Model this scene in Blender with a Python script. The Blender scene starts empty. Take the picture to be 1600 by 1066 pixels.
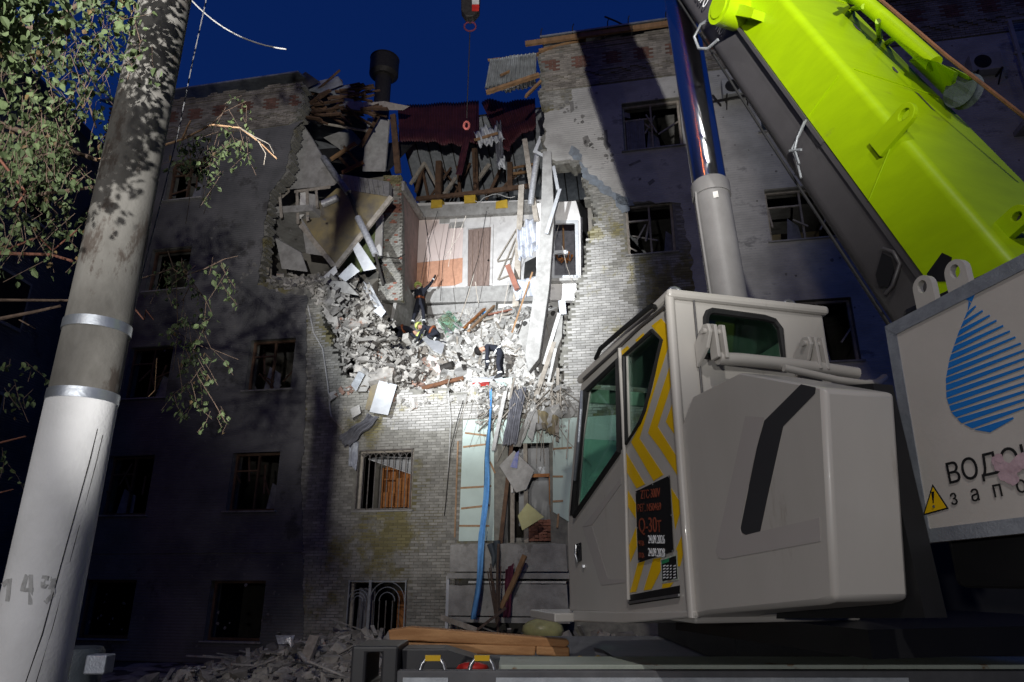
import bpy, bmesh, math, random
from mathutils import Vector, Matrix, noise
from mathutils.geometry import tessellate_polygon
S = bpy.context.scene
COL = S.collection
rng = random.Random(7)
R = math.radians
Z = Vector((0, 0, 1))

# ------------------------------------------------------------------ camera
EYE = Vector((0, 0, 2.2))
PITCH = R(19)
cam_d = bpy.data.cameras.new('camera'); cam = bpy.data.objects.new('camera', cam_d); COL.objects.link(cam)
cam.location = EYE; cam.rotation_euler = (R(90) + PITCH, 0, 0)
cam_d.sensor_width = 36; cam_d.lens = 24.0; cam_d.clip_start = .05; cam_d.clip_end = 3000
S.camera = cam

# ------------------------------------------------------------------ dusk sky
W = bpy.data.worlds.new('World'); S.world = W; W.use_nodes = True
nt = W.node_tree; nt.nodes.clear()
wo = nt.nodes.new('ShaderNodeOutputWorld'); bg = nt.nodes.new('ShaderNodeBackground')
tc = nt.nodes.new('ShaderNodeTexCoord'); sx = nt.nodes.new('ShaderNodeSeparateXYZ'); cr_ = nt.nodes.new('ShaderNodeValToRGB')
cr_.color_ramp.elements[0].position = 0; cr_.color_ramp.elements[0].color = (.0029, .0170, .098, 1)      # deep dusk blue, a little paler at the horizon
cr_.color_ramp.elements[1].position = .9; cr_.color_ramp.elements[1].color = (.0021, .0125, .082, 1)
nt.links.new(tc.outputs['Generated'], sx.inputs[0]); nt.links.new(sx.outputs['Z'], cr_.inputs[0])
bg.inputs['Strength'].default_value = 1.0
nt.links.new(cr_.outputs[0], bg.inputs['Color']); nt.links.new(bg.outputs[0], wo.inputs['Surface'])

# ------------------------------------------------------------------ the rescue floodlights and added fill lamps (behind the photographer)
def spot(name, loc, target, watts, cone, blend, size, color):
    d = bpy.data.lights.new(name, 'SPOT'); o = bpy.data.objects.new(name, d); COL.objects.link(o)
    d.energy = watts; d.spot_size = R(cone); d.spot_blend = blend; d.shadow_soft_size = size; d.color = color
    o.location = loc; o.rotation_euler = (Vector(target) - Vector(loc)).to_track_quat('-Z', 'Y').to_euler()
    return o
spot('floodlight', (-.2, -6.0, 2.6), (-1.5, 17.5, 13.2), 16500, 49, 1.0, .06, (1.0, .985, .95))
spot('searchlight', (-6.4, 3.2, 7.6), (-.6, 21.5, 10.5), 33000, 37, 1.0, .05, (.90, .95, 1.0))
spot('near_fill_lamp', (-4.0, -6.5, 2.8), (.6, 4.2, 2.2), 1000, 80, .6, .12, (1.0, .98, .95))  # added fill that brightens the near crane and pole foot
spot('light_mast', (-4, -26, 29), (1.8, 3.6, 3.0), 18000, 31, .5, .35, (1.0, .97, .92))
spot('facade_fill_lamp', (-.9, -2.0, 2.3), (-2.2, 18.8, 5.0), 5200, 20, 1.0, .05, (1.0, .98, .94))  # added fill, narrow beam to lift the lower facade
spot('warm_fill_lamp', (-12, -42, 15), (0, 18, 8), 950, 60, .8, .3, (1.0, .78, .45))  # added far warm fill, offsets the blue in the dark areas
bd = bpy.data.lights.new('amber_lamp', 'POINT'); bo = bpy.data.objects.new('amber_lamp', bd); COL.objects.link(bo)
bd.energy = 520; bd.color = (1, .20, .02); bd.shadow_soft_size = .35; bo.location = (-17, -14, 25)

S.view_settings.view_transform = 'Standard'; S.view_settings.look = 'None'
S.view_settings.exposure = 0; S.view_settings.gamma = 1; S.view_settings.use_curve_mapping = False
S.cycles.max_bounces = 6; S.cycles.diffuse_bounces = 3; S.cycles.glossy_bounces = 3; S.cycles.transparent_max_bounces = 10
S.cycles.use_denoising = True; S.cycles.sample_clamp_indirect = 4

# ------------------------------------------------------------------ measuring: the photograph's lines of sight met with real planes
FW = Vector((0, math.cos(PITCH), math.sin(PITCH))); UP = Vector((0, -math.sin(PITCH), math.cos(PITCH)))
def ray(x, y): return FW + Vector((1, 0, 0)) * ((x - 800) / 1067) + UP * ((533 - y) / 1067)
def dp(x, y, d): return EYE + ray(x, y) * d
def onplane(x, y, P, n):
    r = ray(x, y); return EYE + r * ((P - EYE).dot(n) / r.dot(n))
A_ = R(11)
FO = Vector((0, 18.5, 0)); FT = Vector((math.cos(A_), -math.sin(A_), 0)); FI = Vector((math.sin(A_), math.cos(A_), 0))
FROT = Matrix((FT, FI, Z)).transposed()          # columns: along, inward, up
def fp(u, z, d=0): return FO + FT * u + FI * d + Z * z
def fx(x, y, d=0): return onplane(x, y, FO + FI * d, FI)
def uz(x, y, d=0):
    v = fx(x, y, d) - FO; return (v.dot(FT), v.z)
def duz(P): v = P - FO; return v.dot(FT), v.z, v.dot(FI)

# ------------------------------------------------------------------ materials
def M(name, c1, c2=None, scale=2.0, rough=.85, metal=0, bump=.25, bscale=60, c3=None, s3=.6, t3=.55, isl=0, detail=6, stretch=None, spec=.3, coat=0, course=0):
    m = bpy.data.materials.new(name); m.use_nodes = True
    n = m.node_tree; b = n.nodes['Principled BSDF']; L = n.links
    b.inputs['Roughness'].default_value = rough; b.inputs['Metallic'].default_value = metal
    b.inputs['Specular IOR Level'].default_value = spec; b.inputs['Coat Weight'].default_value = coat
    c2 = c2 or tuple(min(1, k * .75) for k in c1)
    geo = n.nodes.new('ShaderNodeNewGeometry'); vec = geo.outputs['Position']
    if stretch:
        mp = n.nodes.new('ShaderNodeMapping'); mp.inputs['Scale'].default_value = stretch; L.new(vec, mp.inputs[0]); vec = mp.outputs[0]
    nz = n.nodes.new('ShaderNodeTexNoise'); nz.inputs['Scale'].default_value = scale; nz.inputs['Detail'].default_value = detail; nz.inputs['Roughness'].default_value = .65
    L.new(vec, nz.inputs['Vector'])
    rp = n.nodes.new('ShaderNodeValToRGB'); rp.color_ramp.elements[0].position = .36; rp.color_ramp.elements[1].position = .64
    rp.color_ramp.elements[0].color = (*c2, 1); rp.color_ramp.elements[1].color = (*c1, 1)
    L.new(nz.outputs['Fac'], rp.inputs[0]); out = rp.outputs[0]
    if c3:
        n3 = n.nodes.new('ShaderNodeTexNoise'); n3.inputs['Scale'].default_value = s3; n3.inputs['Detail'].default_value = 8; n3.inputs['Roughness'].default_value = .7
        L.new(vec, n3.inputs['Vector'])
        r3 = n.nodes.new('ShaderNodeValToRGB'); r3.color_ramp.elements[0].position = t3; r3.color_ramp.elements[1].position = t3 + .06
        L.new(n3.outputs['Fac'], r3.inputs[0])
        mx = n.nodes.new('ShaderNodeMix'); mx.data_type = 'RGBA'; L.new(r3.outputs[0], mx.inputs[0]); L.new(out, mx.inputs[6]); mx.inputs[7].default_value = (*c3, 1); out = mx.outputs[2]
    if isl:
        hsv = n.nodes.new('ShaderNodeHueSaturation'); mr = n.nodes.new('ShaderNodeMapRange')
        mr.inputs[3].default_value = 1 - isl; mr.inputs[4].default_value = 1 + isl
        L.new(geo.outputs['Random Per Island'], mr.inputs[0]); L.new(mr.outputs[0], hsv.inputs['Value']); L.new(out, hsv.inputs['Color']); out = hsv.outputs[0]
    L.new(out, b.inputs['Base Color'])
    if bump:
        n2 = n.nodes.new('ShaderNodeTexNoise'); n2.inputs['Scale'].default_value = bscale; n2.inputs['Detail'].default_value = 5
        L.new(geo.outputs['Position'], n2.inputs['Vector'])
        bp = n.nodes.new('ShaderNodeBump'); bp.inputs['Strength'].default_value = bump; bp.inputs['Distance'].default_value = .02
        L.new(n2.outputs['Fac'], bp.inputs['Height']); L.new(bp.outputs[0], b.inputs['Normal'])
        if course:                                   # brick courses telegraphing through thin render
            wv = n.nodes.new('ShaderNodeTexWave'); wv.bands_direction = 'Z'; wv.inputs['Scale'].default_value = 4.05; wv.inputs['Distortion'].default_value = .6; wv.inputs['Detail'].default_value = 2
            L.new(geo.outputs['Position'], wv.inputs['Vector']); b2 = n.nodes.new('ShaderNodeBump'); b2.inputs['Strength'].default_value = course; b2.inputs['Distance'].default_value = .012
            L.new(wv.outputs['Fac'], b2.inputs['Height']); L.new(bp.outputs[0], b2.inputs['Normal']); L.new(b2.outputs[0], b.inputs['Normal'])
    return m
def glass(name, tint, gloss=.09, rough=.02):
    m = bpy.data.materials.new(name); m.use_nodes = True; n = m.node_tree; n.nodes.remove(n.nodes['Principled BSDF'])
    o = n.nodes['Material Output']; t = n.nodes.new('ShaderNodeBsdfTransparent'); t.inputs[0].default_value = (*tint, 1)
    g = n.nodes.new('ShaderNodeBsdfGlossy'); g.inputs['Roughness'].default_value = rough; g.inputs[0].default_value = (.9, .95, .95, 1)
    lw = n.nodes.new('ShaderNodeLayerWeight'); lw.inputs[0].default_value = .5; pw = n.nodes.new('ShaderNodeMath'); pw.operation = 'POWER'; pw.inputs[1].default_value = 4.5; n.links.new(lw.outputs['Facing'], pw.inputs[0])
    fr = n.nodes.new('ShaderNodeMath'); fr.operation = 'MULTIPLY_ADD'; fr.inputs[1].default_value = .8; fr.inputs[2].default_value = .035; n.links.new(pw.outputs[0], fr.inputs[0])
    mx = n.nodes.new('ShaderNodeMixShader'); n.links.new(fr.outputs[0], mx.inputs[0]); n.links.new(t.outputs[0], mx.inputs[1]); n.links.new(g.outputs[0], mx.inputs[2]); n.links.new(mx.outputs[0], o.inputs[0])
    return m
MT = dict(
    mortar=M('mortar', (.24, .23, .20), (.15, .145, .13), 6, .95, c3=(.16, .14, .07), s3=.45, t3=.56),
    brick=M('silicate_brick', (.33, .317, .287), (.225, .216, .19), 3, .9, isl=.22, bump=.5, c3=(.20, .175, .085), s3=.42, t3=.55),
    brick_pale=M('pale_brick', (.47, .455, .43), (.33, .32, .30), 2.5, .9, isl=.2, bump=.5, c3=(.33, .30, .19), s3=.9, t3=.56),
    frieze_red=M('frieze_red', (.20, .10, .075), (.14, .08, .06), 4, .9, isl=.2, bump=.4),
    pit=M('pit', (.22, .21, .195), (.14, .135, .125), 6, .95),
    brick_red=M('red_brick', (.30, .13, .09), (.20, .09, .065), 4, .9, isl=.25, bump=.4),
    brick_dark=M('frieze_brick', (.31, .28, .24), (.19, .17, .145), 2.5, .92, isl=.25, bump=.5),
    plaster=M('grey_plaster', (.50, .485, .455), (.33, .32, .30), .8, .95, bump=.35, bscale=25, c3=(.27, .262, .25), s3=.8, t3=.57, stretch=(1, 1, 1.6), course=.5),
    plaster_dark=M('dark_plaster', (.17, .165, .165), (.10, .10, .10), .7, .95, bump=.35, bscale=25, c3=(.075, .072, .07), s3=.6, t3=.56, course=.6),  # darker plaster tone for the left facade and the wing
    concrete=M('concrete', (.36, .35, .33), (.24, .23, .215), 3, .93, bump=.5, bscale=45, c3=(.19, .18, .165), s3=1.3, t3=.57),
    railpanel=M('rail_panel', (.50, .53, .56), (.36, .385, .41), 9, .55),
    patch=M('blue_grey_patch', (.24, .275, .31), (.17, .185, .20), 5, .95),
    concrete_w=M('dusty_concrete', (.42, .41, .39), (.29, .28, .265), 4, .93, bump=.5, bscale=45),
    rubble=M('pale_rubble', (.55, .535, .505), (.31, .295, .27), 5, .95, isl=.45, bump=.5, c3=(.40, .24, .17), s3=1.6, t3=.63),
    rubble_d=M('grey_rubble', (.36, .34, .31), (.21, .195, .175), 4, .95, isl=.45, bump=.5, c3=(.25, .13, .085), s3=1.4, t3=.62),
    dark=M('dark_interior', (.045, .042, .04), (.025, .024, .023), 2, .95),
    room=M('room_wall', (.23, .21, .18), (.15, .14, .125), 1.5, .95),
    roomw=M('room_white', (.55, .55, .56), (.42, .42, .43), 1.5, .9),
    wood=M('raw_timber', (.34, .20, .10), (.20, .115, .06), 5, .8, stretch=(1, 1, .3), isl=.25),
    wood_d=M('roof_timber', (.13, .075, .045), (.07, .042, .028), 5, .85, isl=.3),
    wood_g=M('weathered_plank', (.38, .34, .29), (.24, .21, .175), 6, .9, isl=.25),
    orange_wood=M('orange_varnish', (.42, .17, .045), (.28, .10, .03), 6, .5, isl=.2),
    door=M('brown_door', (.30, .22, .185), (.18, .13, .11), 14, .65, stretch=(3, 3, .35)),
    pink=M('pink_wallpaper', (.76, .64, .59), (.70, .575, .53), 1.2, .9, bump=.1),
    orange=M('orange_wallpaper', (.66, .36, .235), (.55, .29, .19), 8, .9, bump=.1),
    white=M('white_wall', (.70, .68, .66), (.55, .53, .51), 2.2, .9, c3=(.45, .43, .41), s3=1.1, t3=.6),
    mint=M('mint_paint', (.56, .67, .62), (.50, .60, .555), 1.6, .75, bump=.12, c3=(.30, .33, .27), s3=2.2, t3=.66),
    green=M('green_paint', (.22, .27, .12), (.16, .2, .09), 2, .85),
    batten=M('batten', (.42, .27, .16), (.3, .18, .10), 9, .85),
    redroof=M('maroon_sheet', (.085, .022, .028), (.045, .014, .018), 3, .55, bump=.1),
    zinc=M('galvanised', (.42, .44, .46), (.27, .285, .30), 5, .5, metal=.5, bump=.1),
    foil=M('foil_duct', (.62, .62, .63), (.38, .38, .39), 14, .35, metal=.45, bump=.6, bscale=30),
    white_pvc=M('white_pvc', (.56, .57, .585), (.44, .45, .465), 3, .4, bump=0),
    grey_sheet=M('grey_sheet', (.20, .20, .225), (.13, .13, .145), 7, .7, bump=.2),
    yellowp=M('yellow_insulation', (.30, .24, .12), (.15, .135, .12), 1.1, .95),
    yellow_b=M('yellow_paint', (.55, .36, .04), (.42, .27, .03), 3, .8),
    cloth_w=M('white_curtain', (.52, .54, .59), (.34, .355, .40), 6, .95),
    cloth_b=M('blue_strap', (.15, .38, .72), (.11, .30, .60), 9, .7, bump=.1),
    maroon=M('maroon_cloth', (.14, .03, .06), (.09, .02, .04), 6, .9),
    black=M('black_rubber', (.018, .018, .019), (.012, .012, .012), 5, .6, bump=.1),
    iron=M('black_iron', (.05, .045, .04), (.03, .027, .025), 9, .6, metal=.4),
    rust=M('rusty_steel', (.17, .075, .035), (.09, .045, .028), 8, .8),
    lime=M('lime_paint', (.29, .44, .0006), (.255, .39, .0008), 7, .42, bump=.05, bscale=14, spec=.3, c3=(.21, .29, .012), s3=2.2, t3=.61, stretch=(.5, .5, 1.6)),
    boomgrey=M('dark_grey_paint', (.062, .058, .06), (.05, .047, .048), 2, .42, bump=.04, spec=.5),
    cabgrey=M('warm_grey_paint', (.29, .268, .255), (.27, .25, .238), 1.5, .36, bump=.03, bscale=20, spec=.5, coat=.2),
    cabbeige=M('light_beige_paint', (.60, .58, .53), (.565, .545, .50), 1.5, .36, bump=.03, bscale=20, spec=.5, coat=.2),
    greylite=M('light_grey_decal', (.36, .335, .32), (.345, .32, .305), 1.5, .4, bump=0),
    greydark=M('charcoal_decal', (.035, .035, .038), (.03, .03, .033), 2, .45, bump=0),
    yellow=M('yellow_reflective', (.66, .41, .006), (.60, .37, .005), 2, .5, bump=0),
    signgrey=M('sign_face', (.46, .43, .40), (.41, .385, .355), 1.6, .55, bump=.05),
    alu=M('scratched_aluminium', (.40, .43, .48), (.30, .325, .37), 14, .45, metal=.6, bump=.15, bscale=90),
    blue=M('blue_print', (.012, .16, .50), (.01, .14, .45), 3, .5, bump=0),
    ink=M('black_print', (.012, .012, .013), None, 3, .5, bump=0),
    inkred=M('red_print', (.22, .055, .03), None, 3, .5, bump=0),
    inkwhite=M('white_print', (.75, .76, .78), None, 3, .5, bump=0),
    inkgreen=M('green_print', (.03, .22, .10), None, 3, .5, bump=0),
    smear=M('pinkish_smear', (.50, .36, .40), (.36, .25, .28), 22, .7, bump=.1),
    chrome=M('chrome_rod', (.80, .81, .83), (.78, .79, .81), 2, .2, metal=1, bump=0),
    barrel=M('cylinder_paint', (.165, .16, .158), (.135, .13, .128), 3, .45, bump=.06, spec=.5),
    steel=M('bare_steel', (.55, .56, .57), (.42, .43, .44), 6, .32, metal=.9, bump=.08),
    redpaint=M('red_paint', (.50, .03, .02), (.36, .02, .015), 4, .45, bump=.05),
    whitepaint=M('white_paint', (.58, .57, .55), (.40, .39, .37), 9, .5, bump=.05),
    polec=M('spun_concrete', (.135, .129, .118), (.085, .08, .072), 5, .9, bump=.12, bscale=70, stretch=(1, 1, .45), c3=(.055, .045, .038), s3=4.5, t3=.545),
    polew=M('whitewash', (.58, .58, .585), (.48, .48, .48), 2.4, .85, bump=.1, bscale=60, c3=(.40, .395, .385), s3=3.0, t3=.66),
    bark=M('branch_bark', (.11, .075, .055), (.065, .045, .035), 20, .9),
    barkr=M('reddish_twig', (.16, .065, .042), (.10, .042, .03), 20, .85),
    ground=M('dirt_ground', (.11, .10, .085), (.06, .055, .048), 1.5, .97, bump=.6, bscale=20),
    deck=M('deck_grey', (.13, .13, .135), (.09, .09, .095), 3, .6, bump=.1),
    palegreen=M('pale_green_paint', (.40, .44, .38), (.33, .37, .31), 3, .6, c3=(.20, .10, .04), s3=5, t3=.6),
    planko=M('orange_beam', (.50, .27, .12), (.33, .16, .065), 4, .75, stretch=(.6, 4, 4)),
    bluegrey=M('blue_tank', (.07, .085, .10), (.05, .06, .07), 3, .5),
    navy=M('navy_workwear', (.022, .024, .036), (.014, .015, .022), 14, .9),
    skin=M('skin', (.50, .29, .20), None, 8, .6, bump=0),
    helmet=M('lime_helmet', (.62, .70, .20), None, 8, .4, bump=0),
    reflect=M('reflective_tape', (.85, .86, .84), None, 8, .4, bump=0),
    belt=M('rust_belt', (.28, .08, .03), None, 8, .8, bump=0),
    cabpaint=M('cab_paint', (.42, .40, .372), (.385, .365, .335), 1.1, .38, bump=.03, bscale=20, spec=.5, coat=.15, c3=(.33, .305, .27), s3=2.6, t3=.62, stretch=(1.4, 1.4, .35)),
    pink_d=M('dirty_pink_paper', (.36, .27, .25), (.24, .19, .18), 2, .9),
    blue_rag=M('blue_rag', (.16, .19, .42), (.3, .3, .45), 12, .9),
    yellowp2=M('pale_yellow_board', (.52, .50, .26), (.42, .40, .2), 2, .8),
    yellowbag=M('yellow_film', (.48, .46, .2), (.35, .33, .15), 5, .25),
    foil_d=M('dull_duct', (.34, .35, .36), (.16, .16, .165), 8, .5, metal=.3, bump=.3),
    whitepaint_d=M('grey_white_paint', (.35, .35, .36), None, 4, .6, bump=.05),
    redpaint_l=M('faded_red', (.62, .22, .18), None, 4, .6, bump=.05),
    steel_b=M('band_steel', (.50, .53, .57), (.40, .43, .47), 7, .38, metal=.85, bump=.06),
    stencil=M('faded_stencil', (.27, .27, .265), (.38, .38, .375), 30, .9, bump=.1),
    hair=M('dark_hair', (.012, .010, .009), None, 8, .8, bump=0),
)
def leafmat(name, a, b):
    m = M(name, a, b, 3, .6, isl=.45, bump=0); n = m.node_tree; bs = n.nodes['Principled BSDF']
    t = n.nodes.new('ShaderNodeBsdfTranslucent'); t.inputs[0].default_value = (a[0] * 1.2, a[1] * 1.3, a[2], 1)
    mx = n.nodes.new('ShaderNodeMixShader'); mx.inputs[0].default_value = .25
    n.links.new(bs.outputs[0], mx.inputs[1]); n.links.new(t.outputs[0], mx.inputs[2]); n.links.new(mx.outputs[0], n.nodes['Material Output'].inputs[0]); return m
MT['leaf'] = leafmat('birch_leaf', (.105, .14, .06), (.06, .085, .038))
MT['leafdry'] = leafmat('dry_leaf', (.13, .09, .04), (.09, .06, .03))
MT['cabglass'] = glass('green_glass', (.72, .90, .82))
MT['winglass'] = glass('window_glass', (.80, .85, .86))

# ------------------------------------------------------------------ mesh builder
class MB:
    def __init__(s): s.v = []; s.f = []; s.m = []
    def add(s, vs, fs, mi=0):
        k = len(s.v); s.v += [Vector(v) for v in vs]; s.f += [tuple(i + k for i in f) for f in fs]; s.m += [mi] * len(fs); return s
    def box(s, c, sz, rot=None, mi=0, jit=0):
        rot = rot or Matrix.Identity(3); h = [k / 2 for k in sz]
        vs = [Vector(c) + rot @ Vector((a * h[0], b * h[1], e * h[2])) + (Vector((rng.uniform(-jit, jit), rng.uniform(-jit, jit), rng.uniform(-jit, jit))) if jit else Vector()) for a in (-1, 1) for b in (-1, 1) for e in (-1, 1)]
        return s.add(vs, [(0, 1, 3, 2), (4, 6, 7, 5), (0, 4, 5, 1), (2, 3, 7, 6), (0, 2, 6, 4), (1, 5, 7, 3)], mi)
    def bar(s, a, b, w, h=None, up=None, mi=0, jit=0):
        a = Vector(a); b = Vector(b); d = b - a; L = d.length; d.normalize(); up = Vector(up or Z)
        if abs(up.dot(d)) > .97: up = FI.copy()
        x = d.cross(up).normalized(); y = x.cross(d)
        return s.box((a + b) / 2, (w, h or w, L), Matrix((x, y, d)).transposed(), mi, jit)
    def tube(s, pts, r, n=8, mi=0, closed=False):
        pts = [Vector(p) for p in pts]; N = len(pts); rs = r if isinstance(r, (list, tuple)) else [r] * N
        vs = []; prev = None
        for i, p in enumerate(pts):
            t = (pts[(i + 1) % N] - pts[i - 1]) if closed else (pts[min(i + 1, N - 1)] - pts[max(i - 1, 0)])
            if t.length < 1e-9: t = Z.copy()
            t.normalize()
            if prev is None: x = t.orthogonal().normalized()
            else: x = (prev - t * prev.dot(t)); x = x.normalized() if x.length > 1e-6 else t.orthogonal().normalized()
            prev = x; y = t.cross(x)
            vs += [p + (x * math.cos(2 * math.pi * k / n) + y * math.sin(2 * math.pi * k / n)) * rs[i] for k in range(n)]
        fs = [(i * n + k, i * n + (k + 1) % n, ((i + 1) % N) * n + (k + 1) % n, ((i + 1) % N) * n + k) for i in range(N if closed else N - 1) for k in range(n)]
        if not closed: fs += [tuple(range(n))[::-1], tuple(range((N - 1) * n, N * n))]
        return s.add(vs, fs, mi)
    def prism(s, poly, off, holes=(), mi=0):
        off = Vector(off); loops = [[Vector(p) for p in poly]] + [[Vector(p) for p in h] for h in holes]
        flat = [p for l in loops for p in l]; n = len(flat)
        tris = tessellate_polygon(loops) if (holes or len(poly) > 4) else [tuple(range(n))]
        fs = [tuple(t) for t in tris] + [tuple(i + n for i in t)[::-1] for t in tris]; k = 0
        for l in loops:
            m = len(l); fs += [(k + i, k + (i + 1) % m, n + k + (i + 1) % m, n + k + i) for i in range(m)]; k += m
        return s.add(flat + [p + off for p in flat], fs, mi)
    def rock(s, c, sz, mi=0, flat=1):
        q = Matrix.Rotation(rng.uniform(0, 6.3), 3, Vector((rng.gauss(0, 1), rng.gauss(0, 1), rng.gauss(0, 1) + .01)).normalized())
        return s.box(c, (sz * rng.uniform(.6, 1.3), sz * rng.uniform(.5, 1.1), sz * rng.uniform(.3, .8) * flat), q, mi, sz * .16)
    def ball(s, c, r, n=10, m=6, sq=(1, 1, 1), mi=0, lo=0, hi=math.pi, rot=None):
        vs = []; rot = rot or Matrix.Identity(3)
        for i in range(m + 1):
            t = lo + (hi - lo) * i / m
            for k in range(n):
                p = 2 * math.pi * k / n; vs.append(Vector(c) + rot @ Vector((math.sin(t) * math.cos(p) * r * sq[0], math.sin(t) * math.sin(p) * r * sq[1], math.cos(t) * r * sq[2])))
        return s.add(vs, [(i * n + k, i * n + (k + 1) % n, (i + 1) * n + (k + 1) % n, (i + 1) * n + k) for i in range(m) for k in range(n)], mi)
    def grid(s, fn, nu, nv, mi=0):
        vs = [fn(i / nu, j / nv) for j in range(nv + 1) for i in range(nu + 1)]
        return s.add(vs, [(j * (nu + 1) + i, j * (nu + 1) + i + 1, (j + 1) * (nu + 1) + i + 1, (j + 1) * (nu + 1) + i) for j in range(nv) for i in range(nu)], mi)
    def build(s, name, mat, parent=None, smooth=0, bevel=0, solid=0, origin=None, recalc=True):
        o0 = origin if origin is not None else Vector()
        base = wloc(parent) if parent else Vector()
        me = bpy.data.meshes.new(name); me.from_pydata([tuple(v - base - o0) for v in s.v], [], s.f)
        mats = mat if isinstance(mat, (list, tuple)) else [mat]
        for m in mats: me.materials.append(MT[m])
        if len(mats) > 1: me.polygons.foreach_set('material_index', s.m)
        if recalc:
            bm = bmesh.new(); bm.from_mesh(me); bmesh.ops.recalc_face_normals(bm, faces=bm.faces); bm.to_mesh(me); bm.free()
        if smooth:
            me.polygons.foreach_set('use_smooth', [True] * len(me.polygons))
            me.set_sharp_from_angle(angle=R(smooth))
        me.update()
        o = bpy.data.objects.new(name, me); COL.objects.link(o); o.location = o0
        if parent: o.parent = parent
        if bevel:
            b = o.modifiers.new('bevel', 'BEVEL'); b.width = bevel; b.segments = 2; b.limit_method = 'ANGLE'; b.angle_limit = R(40)
        if solid:
            b = o.modifiers.new('solid', 'SOLIDIFY'); b.thickness = solid; b.offset = 0
        return o
def wloc(o):
    v = Vector()
    while o: v += o.location; o = o.parent
    return v
def tag(o, label, cat=None, group=None):
    o['label'] = label
    if cat: o['category'] = cat
    if group: o['group'] = group
    return o
def thing(name, label, cat, loc, group=None):
    o = bpy.data.objects.new(name, None); COL.objects.link(o); o.location = loc; o.empty_display_size = .2
    return tag(o, label, cat, group)
def solo(mb, name, mat, label, cat, group=None, **k):
    lo = Vector([min(v[i] for v in mb.v) for i in range(3)]); hi = Vector([max(v[i] for v in mb.v) for i in range(3)])
    return tag(mb.build(name, mat, None, origin=Vector(((lo.x + hi.x) / 2, (lo.y + hi.y) / 2, lo.z)), **k), label, cat, group)
def stuff(o): o['kind'] = 'stuff'; return o
def struct(o): o['kind'] = 'structure'; return o
def inpoly(p, poly):
    x, y = p; c = False; j = len(poly) - 1
    for i in range(len(poly)):
        xi, yi = poly[i]; xj, yj = poly[j]
        if (yi > y) != (yj > y) and x < (xj - xi) * (y - yi) / (yj - yi) + xi: c = not c
        j = i
    return c
def nz(*p): return noise.noise(Vector(p))
def rough_line(pts, step=.12, amp=.06, seed=0):
    out = []
    for i in range(len(pts) - 1):
        a = Vector(pts[i]); b = Vector(pts[i + 1]); n = max(1, int((b - a).length / step)); d = (b - a); pn = Vector((-d.y, d.x)).normalized()
        for k in range(n):
            p = a + d * (k / n)
            if k: p += pn * amp * nz(p.x * 5 + seed, p.y * 5, 1.3) * 2 + d.normalized() * rng.uniform(-.3, .3) * step
            out.append((p.x, p.y))
    out.append(tuple(pts[-1])); return out
def text_mesh(name, body, size, P, X, Y, mat, parent, sx=1.0, shear=0, align='LEFT', lift=.0):
    c = bpy.data.curves.new(name, 'FONT'); c.body = body; c.size = size; c.align_x = align; c.shear = shear; c.extrude = .001
    t = bpy.data.objects.new(name, c); COL.objects.link(t)
    me = bpy.data.meshes.new_from_object(t); bpy.data.objects.remove(t)
    X = Vector(X).normalized(); Y = Vector(Y).normalized(); N = X.cross(Y); base = wloc(parent)
    for v in me.vertices: v.co = Vector(P) - base + X * v.co.x * sx + Y * v.co.y + N * (v.co.z + lift)
    me.materials.clear(); me.materials.append(MT[mat])
    o = bpy.data.objects.new(name, me); COL.objects.link(o); o.parent = parent; return o
# ================================================================== SETTING
g = MB()
g.grid(lambda a, b: Vector((-90 + 180 * a, -40 + 160 * b, .05 * nz(a * 40, b * 40, 0) - .02)), 60, 60)
struct(g.build('ground', 'ground', smooth=60))

# ================================================================== DAMAGED APARTMENT BLOCK
bld = thing('apartment_building', 'bomb damaged five storey brick apartment block with a collapsed middle section', 'building', fp(0, 0))
WINS = [  # u0, u1, z0, z1
    (-12.55, -10.85, .55, 2.1), (-12.5, -10.95, 3.9, 5.65), (-12.5, -10.95, 7.45, 9.15), (-12.4, -10.9, 11.1, 12.65), (-12.3, -10.9, 14.5, 16.1),
    (-8.5, -6.85, .55, 2.08), (-8.35, -6.85, 3.95, 5.62), (-8.25, -6.75, 7.5, 9.12), 
    (-4.42, -2.8, .55, 2.1), (-4.42, -2.8, 3.9, 5.58),
    (3.42, 4.78, 10.95, 12.65), (3.5, 5.25, 14.45, 16.2), (7.36, 9.25, 11.0, 12.66), (7.5, 9.15, 7.45, 9.2), (7.5, 8.6, 14.6, 16.1),
    (7.5, 9.1, 3.95, 5.6), (11.5, 13.2, 11.0, 12.65), (11.5, 13.2, 7.45, 9.15),
    (-.12, 1.02, 3.05, 5.62)]
HOLEPX = [(470, 40), (474, 160), (457, 200), (449, 270), (422, 300), (414, 360), (405, 440), (440, 450), (485, 455), (505, 500), (520, 545), (545, 588), (575, 608), (640, 612), (700, 612), (760, 608), (800, 616), (866, 640), (874, 600), (880, 520), (905, 440), (927, 330), (906, 258), (852, 252), (846, 138), (842, 40)]
HOLE = [uz(*p) for p in HOLEPX]
ROOFZ = 18.85
def removed(u, z, nowin=False):
    if z > ROOFZ + .12 * nz(u * 1.3, 5, 0) - (max(0, nz(u * .9, 9, 2)) * .3): return True
    j = nz(u * 2.2, z * 2.2, 4) * .16
    j += .10 * nz(u * 5, z * 9, 11) + .13 * (((int(z / .0775) * 7919 + int(z / .155) * 104729) % 100) / 100 - .5)
    if inpoly((u + j, z + j * .6), HOLE): return True
    return nowin is False and any(a < u < b and c < z < d for a, b, c, d in WINS)
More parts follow.
